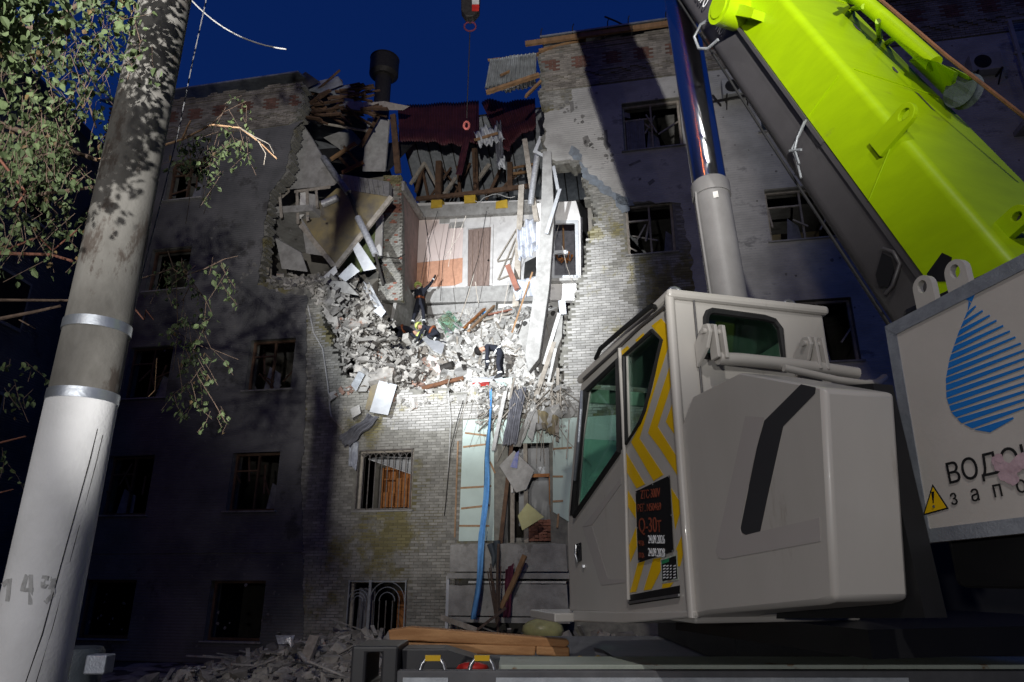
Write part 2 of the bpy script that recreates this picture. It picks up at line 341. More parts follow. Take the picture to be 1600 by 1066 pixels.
# --- masonry core: courses of cells, so that every broken edge steps like brickwork
core = MB(); DU, DZ = .13, .0775; U0, U1 = -15.4, 16.0
NU, NZ = int((U1 - U0) / DU), int(19.1 / DZ)
keep = [[not removed(U0 + (i + .5 + .5 * (j % 2)) * DU, (j + .5) * DZ, True) for i in range(NU)] for j in range(NZ)]
TH = .5; F0 = .014
for j in range(NZ):
    row = keep[j]; i = 0; sh = .5 * (j % 2) * DU
    while i < NU:
        if row[i]:
            k = i
            while k < NU and row[k]: k += 1
            c, d = j * DZ, (j + 1) * DZ; runs = [(U0 + i * DU + sh, U0 + k * DU + sh)]
            for w in WINS:
                if w[2] < (c + d) / 2 < w[3]:
                    nr = []
                    for a, b in runs:
                        if w[1] <= a or w[0] >= b: nr.append((a, b)); continue
                        if w[0] > a: nr.append((a, w[0]))
                        if w[1] < b: nr.append((w[1], b))
                    runs = nr
            for a, b in runs: core.add([fp(a, c, F0), fp(b, c, F0), fp(b, d, F0), fp(a, d, F0), fp(a, c, TH), fp(b, c, TH), fp(b, d, TH), fp(a, d, TH)],
                     [(0, 1, 2, 3), (1, 5, 6, 2), (0, 3, 7, 4), (3, 2, 6, 7), (0, 4, 5, 1)])
            i = k
        else: i += 1
wall = core.build('masonry_wall', 'mortar', bld, recalc=False)
# --- exposed bricks
BRL = [uz(*p) for p in [(481, 452), (479, 640), (474, 760), (466, 1010), (480, 1066), (716, 1066), (716, 846), (722, 656), (746, 652), (900, 640), (900, 600), (560, 600), (500, 470)]]
BRR = [uz(*p) for p in [(870, 640), (870, 250), (905, 250), (914, 272), (936, 290), (960, 311), (986, 320), (1062, 318), (1078, 330), (1090, 560), (1060, 700), (900, 648)]]
FRZ = [(-15.4, 17.02), (16, 17.02), (16, 19.2), (-15.4, 19.2)]
BAND = [uz(*p) for p in [(850, 139), (893, 139), (890, 165), (868, 172), (852, 176)]]
def proto(k):
    r = random.Random(k); h = (.118, .05, .031); vs = []
    for a in (-1, 1):
        for b in (-1, 1):
            for e in (-1, 1): vs.append((a * h[0] + r.uniform(-.006, .004), b * h[1] + (r.uniform(-.006, .006) if b < 0 else 0), e * h[2] + r.uniform(-.004, .003)))
    return vs, [(0, 1, 3, 2), (4, 6, 7, 5), (0, 4, 5, 1), (2, 3, 7, 6), (0, 2, 6, 4), (1, 5, 7, 3)]
PROT = [proto(k) for k in range(8)]
def pmesh(k, mat):
    me = bpy.data.meshes.new('brick'); me.from_pydata(PROT[k][0], [], PROT[k][1]); me.materials.append(MT[mat]); me.update(); return me
PM = {(k, m): pmesh(k, m) for k in range(8) for m in ('brick', 'brick_pale')}
single = []; rest = {'brick': MB(), 'brick_pale': MB(), 'brick_dark': MB(), 'frieze_red': MB()}
CU = .25
for j in range(NZ):
    z = (j + .5) * DZ
    for i in range(int((U1 - U0) / CU)):
        u = U0 + (i + .5 * (j % 2) + .5) * CU
        inL = inpoly((u, z), BRL); inR = inpoly((u, z), BRR); fr = z > 17.03; bd = inpoly((u, z), BAND)
        if not (inL or inR or fr or bd): continue
        if any(removed(u + e * .115, z + s * .03) for e in (-1, 1) for s in (-1, 1)): continue
        if rng.random() < .012: continue                       # a lost brick
        pr = rng.uniform(-.002, .008); d = .05 - .002 - pr - F0 * 0
        if fr:
            zz = z - 17.1
            dent = .26 < zz < .50
            if dent and (i + (j // 3)) % 2: pr += .05
            elif zz < .26 or .5 <= zz < .58: pr += .035
            elif zz > 1.25: pr += .03 * int((zz - 1.25) / .16)
            d = .05 - pr
            m = 'frieze_red' if (.70 < zz < 1.17 and (u % 1.0) < .5) else 'brick_dark'
        else:
            du_, dz_ = u + 1.5, z - 8.5
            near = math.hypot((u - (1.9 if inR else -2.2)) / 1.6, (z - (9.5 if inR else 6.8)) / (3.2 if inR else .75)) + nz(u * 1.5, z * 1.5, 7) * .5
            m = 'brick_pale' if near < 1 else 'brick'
        k = rng.randrange(8); P = fp(u, z, d)
        if not fr and inL and -5.4 < u < -1.6 and 2.3 < z < 6.7 and len(single) < 190 and rng.random() < .24 or (inR and 1.9 < u < 4.3 and 8.6 < z < 12.6 and rng.random() < .20 and len(single) < 296 and not fr):
            single.append((k, m, P))
        else:
            vs, fs = PROT[k]; rest[m].add([P + FROT @ Vector(v) for v in vs], fs)
for k, m, P in single:
    o = bpy.data.objects.new('brick', PM[(k, m)]); COL.objects.link(o); o.location = P - wloc(wall); o.rotation_euler = (0, 0, -A_); o.parent = wall
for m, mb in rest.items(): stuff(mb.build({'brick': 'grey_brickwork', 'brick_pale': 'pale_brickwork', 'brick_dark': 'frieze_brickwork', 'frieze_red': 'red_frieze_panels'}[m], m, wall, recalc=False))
# --- plaster skins with ragged edges
def wrect(w, e=0): return [(w[0] - e, w[2] - e), (w[0] - e, w[3] + e), (w[1] + e, w[3] + e), (w[1] + e, w[2] - e)]
def plaster(outer, wins, name, mat):
    mb = MB(); mb.prism([fp(u, z, -.024) for u, z in outer], FI * .036, [[fp(u, z, -.024) for u, z in wrect(w, .004)] for w in wins])
    return mb.build(name, mat, wall)
Lb = [uz(*p) for p in [(474, 188), (458, 203), (447, 268), (421, 302), (412, 362), (402, 446), (440, 458), (479, 462), (477, 640), (470, 760), (474, 862)]]
Lb2 = [uz(*p) for p in [(474, 871), (474, 980), (470, 1066)]]
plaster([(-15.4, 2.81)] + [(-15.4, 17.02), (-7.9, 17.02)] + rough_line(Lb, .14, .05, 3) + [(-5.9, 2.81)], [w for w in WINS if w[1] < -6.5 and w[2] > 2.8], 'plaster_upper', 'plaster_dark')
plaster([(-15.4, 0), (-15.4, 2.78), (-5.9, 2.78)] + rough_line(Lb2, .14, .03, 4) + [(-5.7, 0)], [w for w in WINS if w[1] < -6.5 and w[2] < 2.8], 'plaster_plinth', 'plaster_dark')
Rb = [uz(*p) for p in [(1100, 700), (1092, 560), (1080, 400), (1064, 318), (986, 316), (960, 308), (935, 287), (912, 270), (905, 251), (853, 251), (850, 178), (868, 173), (890, 166), (894, 140)]]
Rout = [(4.7, 0)] + rough_line(Rb, .1, .05, 8) + [(16, 17.0), (16, 0)]
plaster(Rout, [w for w in WINS if w[0] > 3.45 and not (w[0] < 5 and w[2] < 11)], 'plaster_right', 'plaster')
# --- shrapnel pits and scars
pits = MB()
def pit(u, z, r, dd=-.0255):
    n = 7; pits.add([fp(u, z, dd - .001)] + [fp(u + r * math.cos(6.283 * k / n) * rng.uniform(.6, 1.2), z + r * math.sin(6.283 * k / n) * rng.uniform(.6, 1.2), dd - .001) for k in range(n)], [(0, 1 + k, 1 + (k + 1) % n) for k in range(n)])
for _ in range(150):
    u, z = rng.uniform(2.2, 15.5), rng.uniform(8, 16.8)
    if not removed(u, z) and inpoly((u, z), Rout): pit(u, z, rng.choice([.02, .025, .03, .04, .055]))
for (x, y) in [(395, 420), (385, 432), (372, 450), (444, 170), (920, 225), (936, 215), (905, 190), (915, 222), (880, 170), (893, 168), (950, 250)]:
    for _ in range(6):
        u, z = uz(x + rng.uniform(-8, 8), y + rng.uniform(-8, 8)); pit(u, z, rng.uniform(.02, .08))
for _ in range(90): pit(rng.uniform(-12.8, -6), rng.uniform(.4, 2.7) if rng.random() < .6 else rng.uniform(5.8, 14), rng.choice([.03, .04, .05]))
for px in ([(944, 205), (949, 203), (950, 222), (955, 228), (948, 236), (943, 226)], [(890, 160), (896, 158), (897, 172), (892, 178)], [(982, 258), (1000, 250), (1002, 253), (984, 261)], [(975, 176), (984, 178), (985, 186), (976, 184)], [(910, 216), (918, 212), (923, 222), (914, 230)], [(1012, 286), (1020, 280), (1024, 284), (1015, 291)]):
    q = MB(); q.prism([fp(*uz(x, y), -.0262) for x, y in px], FI * .001); q.build('plaster_gouge', 'pit', wall)
for px in ([(906, 252), (914, 262), (936, 282), (962, 302), (990, 314), (992, 322), (976, 322), (958, 312), (936, 297), (920, 288), (910, 272)], [(960, 300), (976, 308), (984, 330), (972, 334), (962, 318)], [(893, 228), (906, 236), (910, 252), (896, 250), (888, 240)]):
    q = MB(); q.prism([fp(u, z, -.028) for u, z in rough_line([uz(x, y) for x, y in px] + [uz(*px[0])], .07, .05, 5)[:-1]], FI * .003); q.build('bare_patch', 'patch', wall)
stuff(pits.build('shrapnel_pits', 'pit', wall, recalc=False))
# --- eaves, roof slopes, interior shells
rf = MB()
for a, b in ((-15.6, -7.6), (1.0, 16.2)):
    rf.prism([fp(a, 18.95, -.35), fp(b, 18.95, -.35), fp(b, 21.4, 6.6), fp(a, 21.4, 6.6)], Z * .06)
    rf.prism([fp(a, 18.4, 13.2), fp(b, 18.4, 13.2), fp(b, 21.4, 6.62), fp(a, 21.4, 6.62)], Z * .06)
roof = rf.build('roof', 'zinc', bld)
fas = MB()
for k in range(9): fas.bar(fp(.5 + k * 1.75, 18.86 + .03 * nz(k, 1, 1), -.24), fp(2.22 + k * 1.75, 18.86 + .03 * nz(k + 1, 1, 1), -.24), .1, .16)
fas.build('eaves_board', 'wood', roof)
for k in range(12):
    hk = MB(); u = 1.2 + k * .95 + rng.uniform(-.2, .2); hk.tube([fp(u, 18.95, -.3), fp(u + .02, 19.2, -.34), fp(u + .06, 19.3, -.34)], .018, 5); hk.build('eaves_hook', 'iron', roof)
sh = MB()
for k in range(1, 6):
    zf = 3.5 * k - .45
    for a, b in ((-15.3, -8.8), (2.3, 15.9)): sh.box(fp((a + b) / 2, zf, 3.45), (b - a, 5.8, .24), FROT)
    if k < 3: sh.box(fp(-3.4, zf, 3.45), (10.4, 5.8, .24), FROT)
sh.build('floor_slab', 'concrete', bld)
iw = MB()
iw.box(fp(-3.4, 6.2, 6.75), (10.5, .25, 12.4), FROT)
iw.box(fp(-12, 9.5, 6.75), (6.6, .25, 19), FROT); iw.box(fp(9, 9.5, 6.75), (14.4, .25, 19), FROT)
for u in (-15.3, -9.6, 2.35, 5.9, 10.2, 15.9): iw.box(fp(u, 9.3, 3.5), (.15, 5.9, 18.6), FROT)
iw.build('interior_wall', 'room', bld)
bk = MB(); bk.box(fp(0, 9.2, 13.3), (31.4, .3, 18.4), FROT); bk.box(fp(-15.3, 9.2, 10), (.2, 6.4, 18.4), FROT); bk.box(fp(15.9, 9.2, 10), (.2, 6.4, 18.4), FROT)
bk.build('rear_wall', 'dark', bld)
# --- windows: each a frame with its own remains
def window(w, kind='broken', mat='wood_g'):
    a, b, c, d = w; f = MB(); t = .07; dd = .2
    f.box(fp((a + b) / 2, c + t / 2, dd), (b - a, .09, t), FROT); f.box(fp((a + b) / 2, d - t / 2, dd), (b - a, .09, t), FROT)
    for u in (a + t / 2, b - t / 2): f.box(fp(u, (c + d) / 2, dd), (t, .085, d - c - 2 * t), FROT)
    if kind != 'open':
        m = a + (b - a) * .5; f.box(fp(m, (c + d) / 2, dd), (.055, .08, d - c - 2 * t), FROT)
        f.box(fp((a + m) / 2, d - (d - c) * .3, dd), (m - a - t, .06, .045), FROT)
    fr = f.build('window', mat, bld)
    s = MB(); s.box(fp((a + b) / 2, c - .02, -.03), (b - a + .16, .14, .045), FROT, jit=.01); s.build('sill', 'concrete', fr)
    if kind == 'broken':
        for _ in range(4):
            q = MB(); u, z = rng.uniform(a + .1, b - .1), rng.uniform(c + .1, c + .9); an = rng.uniform(-1.2, 1.2); L = rng.uniform(.4, .95)
            q.bar(fp(u, z, .1), fp(u + L * math.sin(an), min(d, z + L * math.cos(an)), rng.uniform(.1, .5)), .05, .04); q.build('broken_sash', mat, fr)
        q = MB(); u = rng.uniform(a + .2, b - .3); q.prism([fp(u, c, .15), fp(u + .45, c + .05, .3), fp(u + .4, c + .6, .35), fp(u + .1, c + .8, .2)], FI * .02); q.build('debris_board', 'grey_sheet', fr)
    if kind == 'glass':
        q = MB(); q.box(fp((a + b) / 2, (c + d) / 2, dd + .01), (b - a - 2 * t, .006, d - c - 2 * t), FROT); q.build('pane', 'winglass', fr)
    if kind == 'part':
        q = MB(); q.prism([fp(a + t, c + t, dd + .01), fp(a + .65, c + t, dd + .01), fp(a + .5, c + .8, dd + .01), fp(a + .7, d - t, dd + .01), fp(a + t, d - t, dd + .01)], FI * .006); q.build('pane', 'winglass', fr)
    return fr
for i, w in enumerate(WINS):
    if i in (9, 8): continue
    if i == 18: continue
    window(w, {0: 'open', 5: 'open', 3: 'open', 14: 'glass', 16: 'glass'}.get(i, 'broken'), 'white_pvc' if i == 14 else ('wood_d' if i < 8 else 'wood_g'))
# f5 window right: corrugated board standing in its left half
q = MB()
for k in range(9): q.box(fp(3.62 + k * .062, 15.05, .12 + .02 * (k % 2)), (.058, .02, 1.1), FROT)
q.build('corrugated_board', 'grey_sheet', bld)
# furniture glimpses
lit = MB(); lit.box(fp(8.4, 11.75, 2.6), (1.9, .05, 1.5), FROT); lit.build('pale_partition', 'yellowp', bld)
lit = MB(); lit.box(fp(8.3, 8.75, 2.2), (.5, .05, .5), FROT); lit.build('yellow_panel', 'yellow_b', bld)
lit = MB(); lit.box(fp(8.25, 7.9, 2.1), (.6, .06, .8), FROT); lit.box(fp(8.25, 7.9, 2.05), (.3, .06, .6), FROT); lit.build('inner_door', 'white_pvc', bld)
MT['bar_iron'] = M('bar_iron', (.20, .19, .18), (.11, .09, .075), 12, .7)
# --- barred windows of the lit brick wall
for i, (w, arched) in enumerate(((WINS[9], 0), (WINS[8], 1))):
    a, b, c, d = w
    fr = window(w, 'open', 'wood_g')
    gr = MB()
    for u in (a + .02, b - .02): gr.box(fp(u, (c + d) / 2, -.06), (.03, .03, d - c), FROT)
    for z in (c + .03, d - .03): gr.box(fp((a + b) / 2, z, -.063), (b - a, .03, .03), FROT)
    if arched: gr.box(fp(a + .62, (c + d) / 2, -.066), (.07, .04, d - c), FROT)
    n = 9
    for k in range(1, n):
        u = a + (b - a) * k / n; q = MB(); q.tube([fp(u, c + .03, -.06), fp(u, d - (.5 if arched else .22), -.06)], .015, 5); q.build('bar', 'bar_iron', fr)
    if arched:
        for cu, hw in ((a + .3, .28), (a + 1.1, .48)):
            for rr in (1, .72, .45):
                gr.tube([fp(cu + hw * rr * math.cos(t * math.pi / 12), d - .52 + hw * rr * math.sin(t * math.pi / 12), -.06) for t in range(13)], .012, 5)
    else:
        for k in range(n):
            u = a + (b - a) * (k + .5) / n
            gr.tube([fp(u + .085 * math.cos(t * math.pi / 8), d - .24 + .12 * math.sin(t * math.pi / 8), -.06) for t in range(9)], .010, 5)
        for k in (1, 4, 7):
            u = a + (b - a) * k / n
            gr.tube([fp(u + (.02 + .011 * t) * math.cos(t * .75), d - .14 + (.02 + .007 * t) * math.sin(t * .75), -.06) for t in range(11)], .008, 5)
    gr.build('window_grille', 'zinc' if arched else 'bar_iron', fr)
# room behind the upper barred window: orange wall cabinet, fallen white ceiling board
cab = thing('wall_cabinet', 'orange varnished wall cabinet seen through the upper barred window', 'cabinet', fp(-3.5, 3.6, 1.7))
for k in range(5):
    q = MB(); u = -4.25 + k * .42
    q.box(fp(u, 4.45, 1.7), (.05, .4, 1.7), FROT); q.build('upright', 'orange_wood', cab)
for z in (3.75, 4.15, 4.55, 4.95, 5.25):
    q = MB(); q.box(fp(-3.45, z, 1.7), (1.64, .38, .04), FROT); q.build('shelf', 'orange_wood', cab)
for k, (u, z) in enumerate(((-4.05, 4.35), (-3.62, 4.35), (-3.2, 4.35), (-3.62, 4.75), (-2.78, 4.4))):
    q = MB(); q.box(fp(u, z, 1.48), (.36, .03, .36 if k < 4 else 1.3), FROT); q.build('cabinet_door', 'orange_wood', cab)
q = MB(); q.box(fp(-3.4, 4.5, 1.95), (1.9, .04, 1.9), FROT); q.build('back_panel', 'orange_wood', cab)
q = MB(); q.prism([fp(-4.35, 5.4, .55), fp(-2.75, 4.85, .9), fp(-2.7, 5.5, 1.5), fp(-4.2, 5.6, 1.4)], Z * .03)
solo(q, 'ceiling_board', 'roomw', 'white ceiling board fallen aslant inside the upper barred window', 'board')
q = MB(); q.grid(lambda a, b: fp(-4.3 + .5 * a, .6 + 1.3 * b, .35 + .05 * math.sin(a * 22 + 2 * b)), 16, 6)
solo(q, 'grey_curtain', 'grey_sheet', 'grey curtain hanging inside the lower arched barred window', 'curtain', smooth=60, solid=.01)
q = MB(); q.box(fp(-3.15, 1.2, 1.2), (.55, .3, 1.1), FROT); q.box(fp(-3.15, 1.78, 1.2), (.62, .34, .06), FROT)
solo(q, 'bedside_cupboard', 'orange_wood', 'pale wooden cupboard inside the lower arched barred window', 'cupboard')
# --- balcony bay: mint painted back wall with battens, concrete parapets
mint = MB()
def muz(pts): return [fp(*uz(*p), -.02) for p in pts]
for pl in ([(724, 657), (766, 655), (772, 690), (772, 845), (717, 846)], [(864, 655), (975, 648), (975, 800), (888, 815), (864, 800)]):
    mb = MB(); mb.prism(muz(pl), FI * .03); p = mb.build('mint_wall_panel', 'mint', bld)
mb = MB(); mb.prism(muz([(770, 655), (864, 653), (864, 692), (774, 694)]), FI * .03); mb.build('mint_wall_panel', 'mint', bld)
for (x0, y0, x1, y1) in [(724, 699, 766, 694), (720, 763, 768, 760), (721, 795, 766, 790), (718, 822, 765, 822), (864, 702, 894, 700), (864, 745, 880, 745), (864, 784, 880, 783), (873, 803, 871, 825), (766, 722, 774, 740), (727, 677, 760, 681)]:
    q = MB(); q.bar(fp(*uz(x0, y0), -.03), fp(*uz(x1, y1), -.032), .05, .02, up=FI); q.build('batten', 'batten', bld)
q = MB(); q.bar(fp(*uz(716, 690), -.03), fp(*uz(711, 840), -.03), .04, .02, up=FI); q.build('batten', 'batten', bld)
# balcony door opening: brown frames, inner white room, lower masonry
for x0, y0, x1, y1, m in [(820, 690, 822, 850, 'wood_g'), (800, 745, 800, 848, 'wood_g'), (785, 700, 782, 850, 'wood_d'), (862, 690, 862, 800, 'wood')]:
    q = MB(); q.bar(fp(*uz(x0, y0), .1), fp(*uz(x1, y1), .1), .11, .1, up=FI); q.build('door_post', m, bld)
q = MB(); q.box(fp(.75, 5.0, 2.4), (2.0, .05, 2.8), FROT); q.build('inner_partition', 'roomw', bld)
q = MB(); q.box(fp(.62, 4.78, .35), (.85, .06, .09), FROT); q.box(fp(.99, 4.4, .35), (.08, .06, .8), FROT); q.build('orange_sash', 'orange_wood', bld)
mb = MB()
for i in range(7):
    for j in range(9):
        if j < 7 + 2 * nz(i, j, 2): mb.box(fp(.42 + i * .11, 3.1 + j * .078, .2 + rng.uniform(0, .06)), (.107, .25, .07), FROT, jit=.008)
stuff(mb.build('sill_brickwork', 'brick_red', bld, recalc=False))
def balcony(z0, z1, nm, mat, slabz):
    t = MB(); rl = [(u, z1 + .05 * nz(u * 3, z0, 1)) for u in [-1.38 + k * .29 for k in range(11)]]
    t.prism([fp(-1.38, z0, -1.0), fp(1.55, z0, -1.0)] + [fp(u, z, -1.0) for u, z in rl[::-1]], FI * .09)
    p = t.build(nm, mat, bld, bevel=.012)
    s = MB(); s.box(fp(.085, z0 - .09, -.5), (3.0, 1.06, .13), FROT, jit=.01); s.build('balcony_slab', 'concrete', p)
    s = MB(); s.box(fp(-1.34, (z0 + z1) / 2, -.46), (.08, .88, z1 - z0 - .02), FROT); s.build('balcony_side', mat, p)
    return p
balcony(2.3, 2.95, 'balcony_parapet', 'concrete', 2.2)
balcony(1.3, 2.0, 'balcony_parapet', 'concrete', 1.2)
q = MB(); q.box(fp(-1.42, 1.1, -.95), (.07, .07, 2.2), FROT); q.build('balcony_post', 'white_pvc', bld)
q = MB(); q.box(fp(.3, 2.06, -.94), (2.4, .06, .05), FROT); q.build('balcony_rail', 'whitepaint', bld)
# --- air conditioners
def aircon(u, z, label, ff=0):
    t = thing('air_conditioner', label, 'air conditioner', fp(u, z, -.2))
    q = MB(); q.box(fp(u, z + .3, -.2), (.8, .3, .56), FROT); b = q.build('casing', 'white_wall_ac', t, bevel=.02)
    q = MB()
    for rr in (.21, .16, .11, .06): q.tube([fp(u - .1 + rr * math.cos(k * .3142), z + .3 + rr * math.sin(k * .3142), -.36) for k in range(20)], .009, 5, closed=True)
    q.build('fan_guard', 'iron', t)
    q = MB(); q.tube([fp(u - .1, z + .3, -.352), fp(u - .1, z + .3, -.358)], .22, 20); q.build('fan_opening', 'black', t)
    for s in (-.3, .3):
        q = MB(); q.bar(fp(u + s, z - .02, -.03), fp(u + s, z - .02, -.42), .04, .04); q.bar(fp(u + s, z - .3, -.04), fp(u + s, z - .05, -.36), .03, .03); q.build('bracket', 'iron', t)
    if ff:
        q = MB(); q.bar(fp(u - .75, z + .0, -.1), fp(u + .3, z - .05, -.3), .05, .05); q.bar(fp(u - .7, z + .1, -.3), fp(u - .45, z - .15, -.05), .04, .04); q.build('bent_rail', 'iron', t)
MT['white_wall_ac'] = M('ac_casing', (.42, .42, .41), (.3, .3, .29), 3, .6, bump=.05)
u, z = uz(1150, 158); aircon(u, z, 'air conditioner with bent bracket, left of the lime boom under the eaves', 1)
u, z = uz(1537, 122); aircon(u, z, 'air conditioner in the dark at the upper right, beyond the lime boom')
# glazed balcony box at far right
gb = thing('glazed_balcony', 'dark glazed balcony at the top right edge of the block', 'balcony', fp(13.4, 14, -.5))
for (a, b) in ((uz(1578, 38, -1), uz(1600, 175, -1)),):
    u0 = a[0]
    for k in range(4):
        q = MB(); q.box(fp(u0 + k * .75, 15.4, -1), (.09, .09, 2.4), FROT); q.build('post', 'whitepaint_d', gb) if 'whitepaint_d' in MT else q.build('post', 'concrete', gb)
    for zz in (14.2, 15.5, 16.6):
        q = MB(); q.box(fp(u0 + 1.1, zz, -1.003), (2.4, .07, .08), FROT); q.build('rail', 'concrete', gb)
    q = MB(); q.box(fp(u0 + 1.1, 15.5, -.97), (2.3, .01, 2.2), FROT); q.build('pane', 'winglass', gb)
    q = MB(); q.box(fp(u0 + 1.1, 13.6, -.5), (2.4, 1.06, .14), FROT); q.box(fp(u0 + 1.1, 13.9, -.99), (2.4, .06, .6), FROT); q.build('balcony_base', 'concrete', gb)
# --- neighbouring wing at the left, seen as a dark mass
wing = thing('wing_building', 'dark lower building wing behind the leafy branches at the left', 'building', (-18, 11, 0))
q = MB(); q.box((-20, 10, 8.4), (10, 30, 16.8)); q.build('wall', 'plaster_dark', wing)
q = MB(); q.prism([(-14.7, -5.2, 16.8), (-14.7, 25.2, 16.8), (-20, 25.2, 18.6), (-20, -5.2, 18.6)], Z * .1); q.build('roof', 'boomgrey', wing)
for k in range(4):
    for j in range(4):
        q = MB(); q.box((-14.98, 5 + k * 4.6, 3 + j * 3.5), (.08, 1.5, 1.6)); w = q.build('window', 'concrete', wing)
        q = MB(); q.box((-14.96, 5 + k * 4.6, 3 + j * 3.5), (.08, 1.3, 1.4)); q.build('pane', 'black', w)
# ================================================================== THE COLLAPSED SECTION
def RZ(u, d):      # rubble surface height inside the gap
    b = 6.86 + max(0, d) * .82
    b += .5 * math.exp(-((u + 4.6) / .9) ** 2) * max(0, 1 - d / 3) + .35 * math.exp(-((u - .3) / .8) ** 2 - ((d - 3.4) / 1.6) ** 2)
    return b + .28 * nz(u * .9, d * .9, 3) + .14 * nz(u * 2.6, d * 2.6, 9) + .05 * nz(u * 7, d * 7, 2)
def hit(x, y, lo=-.3, hi=6.4):
    d = lo
    while d < hi:
        u, z = uz(x, y, d)
        if z <= RZ(u, d): return fp(u, RZ(u, d), d)
        d += .03
    u, z = uz(x, y, hi); return fp(u, z, hi)
heap = MB()
heap.grid(lambda a, b: fp(-5.7 + 7.2 * a, RZ(-5.7 + 7.2 * a, (.10 + 6.3 * b)) - (.8 if b < .001 else 0), .10 + 6.3 * b), 120, 110)
stuff(tag(heap.build('rubble_heap', 'rubble', smooth=40), 'pale heap of crushed masonry filling the collapsed middle floors', 'rubble'))
ch = MB()
RES = [hit(654, 511), hit(622, 541), hit(676, 541), hit(781, 598)]
def clear(p): return all((Vector((p.x, p.y)) - Vector((q.x, q.y))).length > .55 for q in RES)
for _ in range(9000):
    u, d = rng.uniform(-5.5, 1.35), rng.uniform(-.1, 6.2); s = min(.30, .033 * rng.paretovariate(1.75))
    if not clear(fp(u, 0, d)) and s > .05: continue
    ch.rock(fp(u, RZ(u, d) + s * .2, d), s)
stuff(tag(ch.build('rubble_chunks', 'rubble', recalc=False), 'loose broken bricks and concrete lumps strewn over the heap', 'rubble'))
MT['frieze_redb'] = M('dusty_red_brick', (.34, .21, .16), (.25, .17, .14), 4, .95, isl=.3)
rb = MB()
for _ in range(260):
    u, d = rng.uniform(-5.5, -3.0), rng.uniform(-.1, 2.5); rb.box(fp(u, RZ(u, d) + .03, d), (.24, .115, .065), Matrix.Rotation(rng.uniform(0, 6), 3, Vector((rng.random(), rng.random(), rng.random())).normalized()))
stuff(tag(rb.build('red_brick_spill', 'frieze_redb', recalc=False), 'scattered red bricks at the left side of the heap', 'bricks'))
# rubble spilling on the broken left shoulder of the wall
sp = MB()
PATH = [(408, 446), (440, 452), (480, 452), (505, 478), (525, 520), (545, 560), (570, 590), (610, 610)]
for _ in range(3200):
    k = rng.uniform(0, len(PATH) - 1.001); i = int(k); f = k - i
    x = PATH[i][0] * (1 - f) + PATH[i + 1][0] * f; y = PATH[i][1] * (1 - f) + PATH[i + 1][1] * f
    d = rng.uniform(0, 3) ** 1; u, z = uz(x, y); s = min(.34, .045 * rng.paretovariate(1.7)); dd = d * .6
    (sp.box(fp(u + rng.gauss(.2, .3) + d * .1, z + dd * .55 + rng.gauss(0, .14), .05 + dd), (.23, .11, .065), Matrix.Rotation(rng.uniform(0, 6), 3, Vector((rng.random(), rng.random(), .1 + rng.random())).normalized())) if rng.random() < .3 else sp.rock(fp(u + rng.gauss(.25, .25) + d * .1, z + dd * .55 + rng.gauss(0, .12), .05 + dd), s))
stuff(tag(sp.build('shoulder_rubble', 'rubble_d', recalc=False), 'broken masonry lumps along the torn left edge of the wall', 'rubble'))
fl = MB()
fl.prism([fp(-9.2, 10.55, .1), fp(-6.3, 10.5, .1), fp(-5.4, 9.5, .15), fp(-5.2, 8.4, .15), fp(-5.2, 12.5, 5), fp(-9.2, 11.6, 5)], Z * -.3)
stuff(tag(fl.build('broken_floor', 'rubble_d'), 'collapsed floor buried in dust at the left of the gap', 'rubble'))

# --- middle wall of the top flat (pink room), part by part
D5 = 6.45
mw = thing('flat_wall', 'exposed inner wall of the top flat with pink paper, door and white plaster', 'wall', fp(-2.4, 12.3, D5))
def pan(name, mat, px, d=D5, th=.12, parent=mw):
    q = MB(); q.prism([fx(x, y, d) for x, y in px], FI * th); return q.build(name, mat, parent)
pan('backing', 'white', [(630, 318), (850, 312), (850, 500), (630, 500)], D5, .2)
pan('pink_paper', 'pink', [(653, 341), (686, 339), (686, 406), (650, 411)], D5 - .012, .012)
pan('pink_paper', 'pink', [(702, 357), (724, 356), (722, 403), (698, 405)], D5 - .012, .012)
pan('pink_paper', 'pink', [(686, 350), (702, 350), (700, 404), (686, 406)], D5 - .010, .010)
pan('orange_paper', 'orange', [(650, 411), (723, 403), (722, 441), (710, 446), (648, 450)], D5 - .016, .016)
pan('grey_patch', 'concrete', [(687, 338), (703, 337), (702, 348), (687, 349)], D5 - .02, .02)
pan('grey_patch', 'concrete', [(703, 348), (725, 346), (725, 355), (702, 357)], D5 - .02, .02)
dr = pan('door', 'door', [(732, 359), (768, 355), (765, 446), (731, 447)], D5 - .05, .05)
for x0 in (739, 747.5, 756): 
    q = MB(); q.bar(fx(x0, 361, D5 - .052), fx(x0 - 1, 445, D5 - .052), .015, .008, up=FI); q.build('groove', 'wood_d', dr)
q = MB(); q.ball(fx(763, 407, D5 - .09), .04, 8, 5); q.build('handle', 'iron', dr)
for a, b in (((730, 357), (729, 448)), ((769.5, 355), (767, 446)), ((729, 356.5), (771, 353))):
    q = MB(); q.bar(fx(*a, D5 - .04), fx(*b, D5 - .04), .1, .07, up=FI); q.build('door_frame', 'white', mw)
pan('ceiling_edge', 'concrete', [(648, 322), (840, 313), (840, 330), (700, 338), (650, 340)], D5 - .25, .25)
pan('floor_beam', 'concrete_w', [(662, 452), (838, 443), (838, 470), (665, 473)], D5 - .3, .3)
pan('floor_beam', 'concrete_w', [(668, 478), (775, 472), (774, 486), (700, 489), (668, 492)], D5 - .35, .3)
pan('floor_gap', 'dark', [(664, 470), (776, 463), (776, 500), (664, 505)], D5 - .12, .1)
pan('blue_scrap', 'cloth_b', [(736, 489), (768, 486), (765, 497), (738, 497)], D5 - .5, .05)
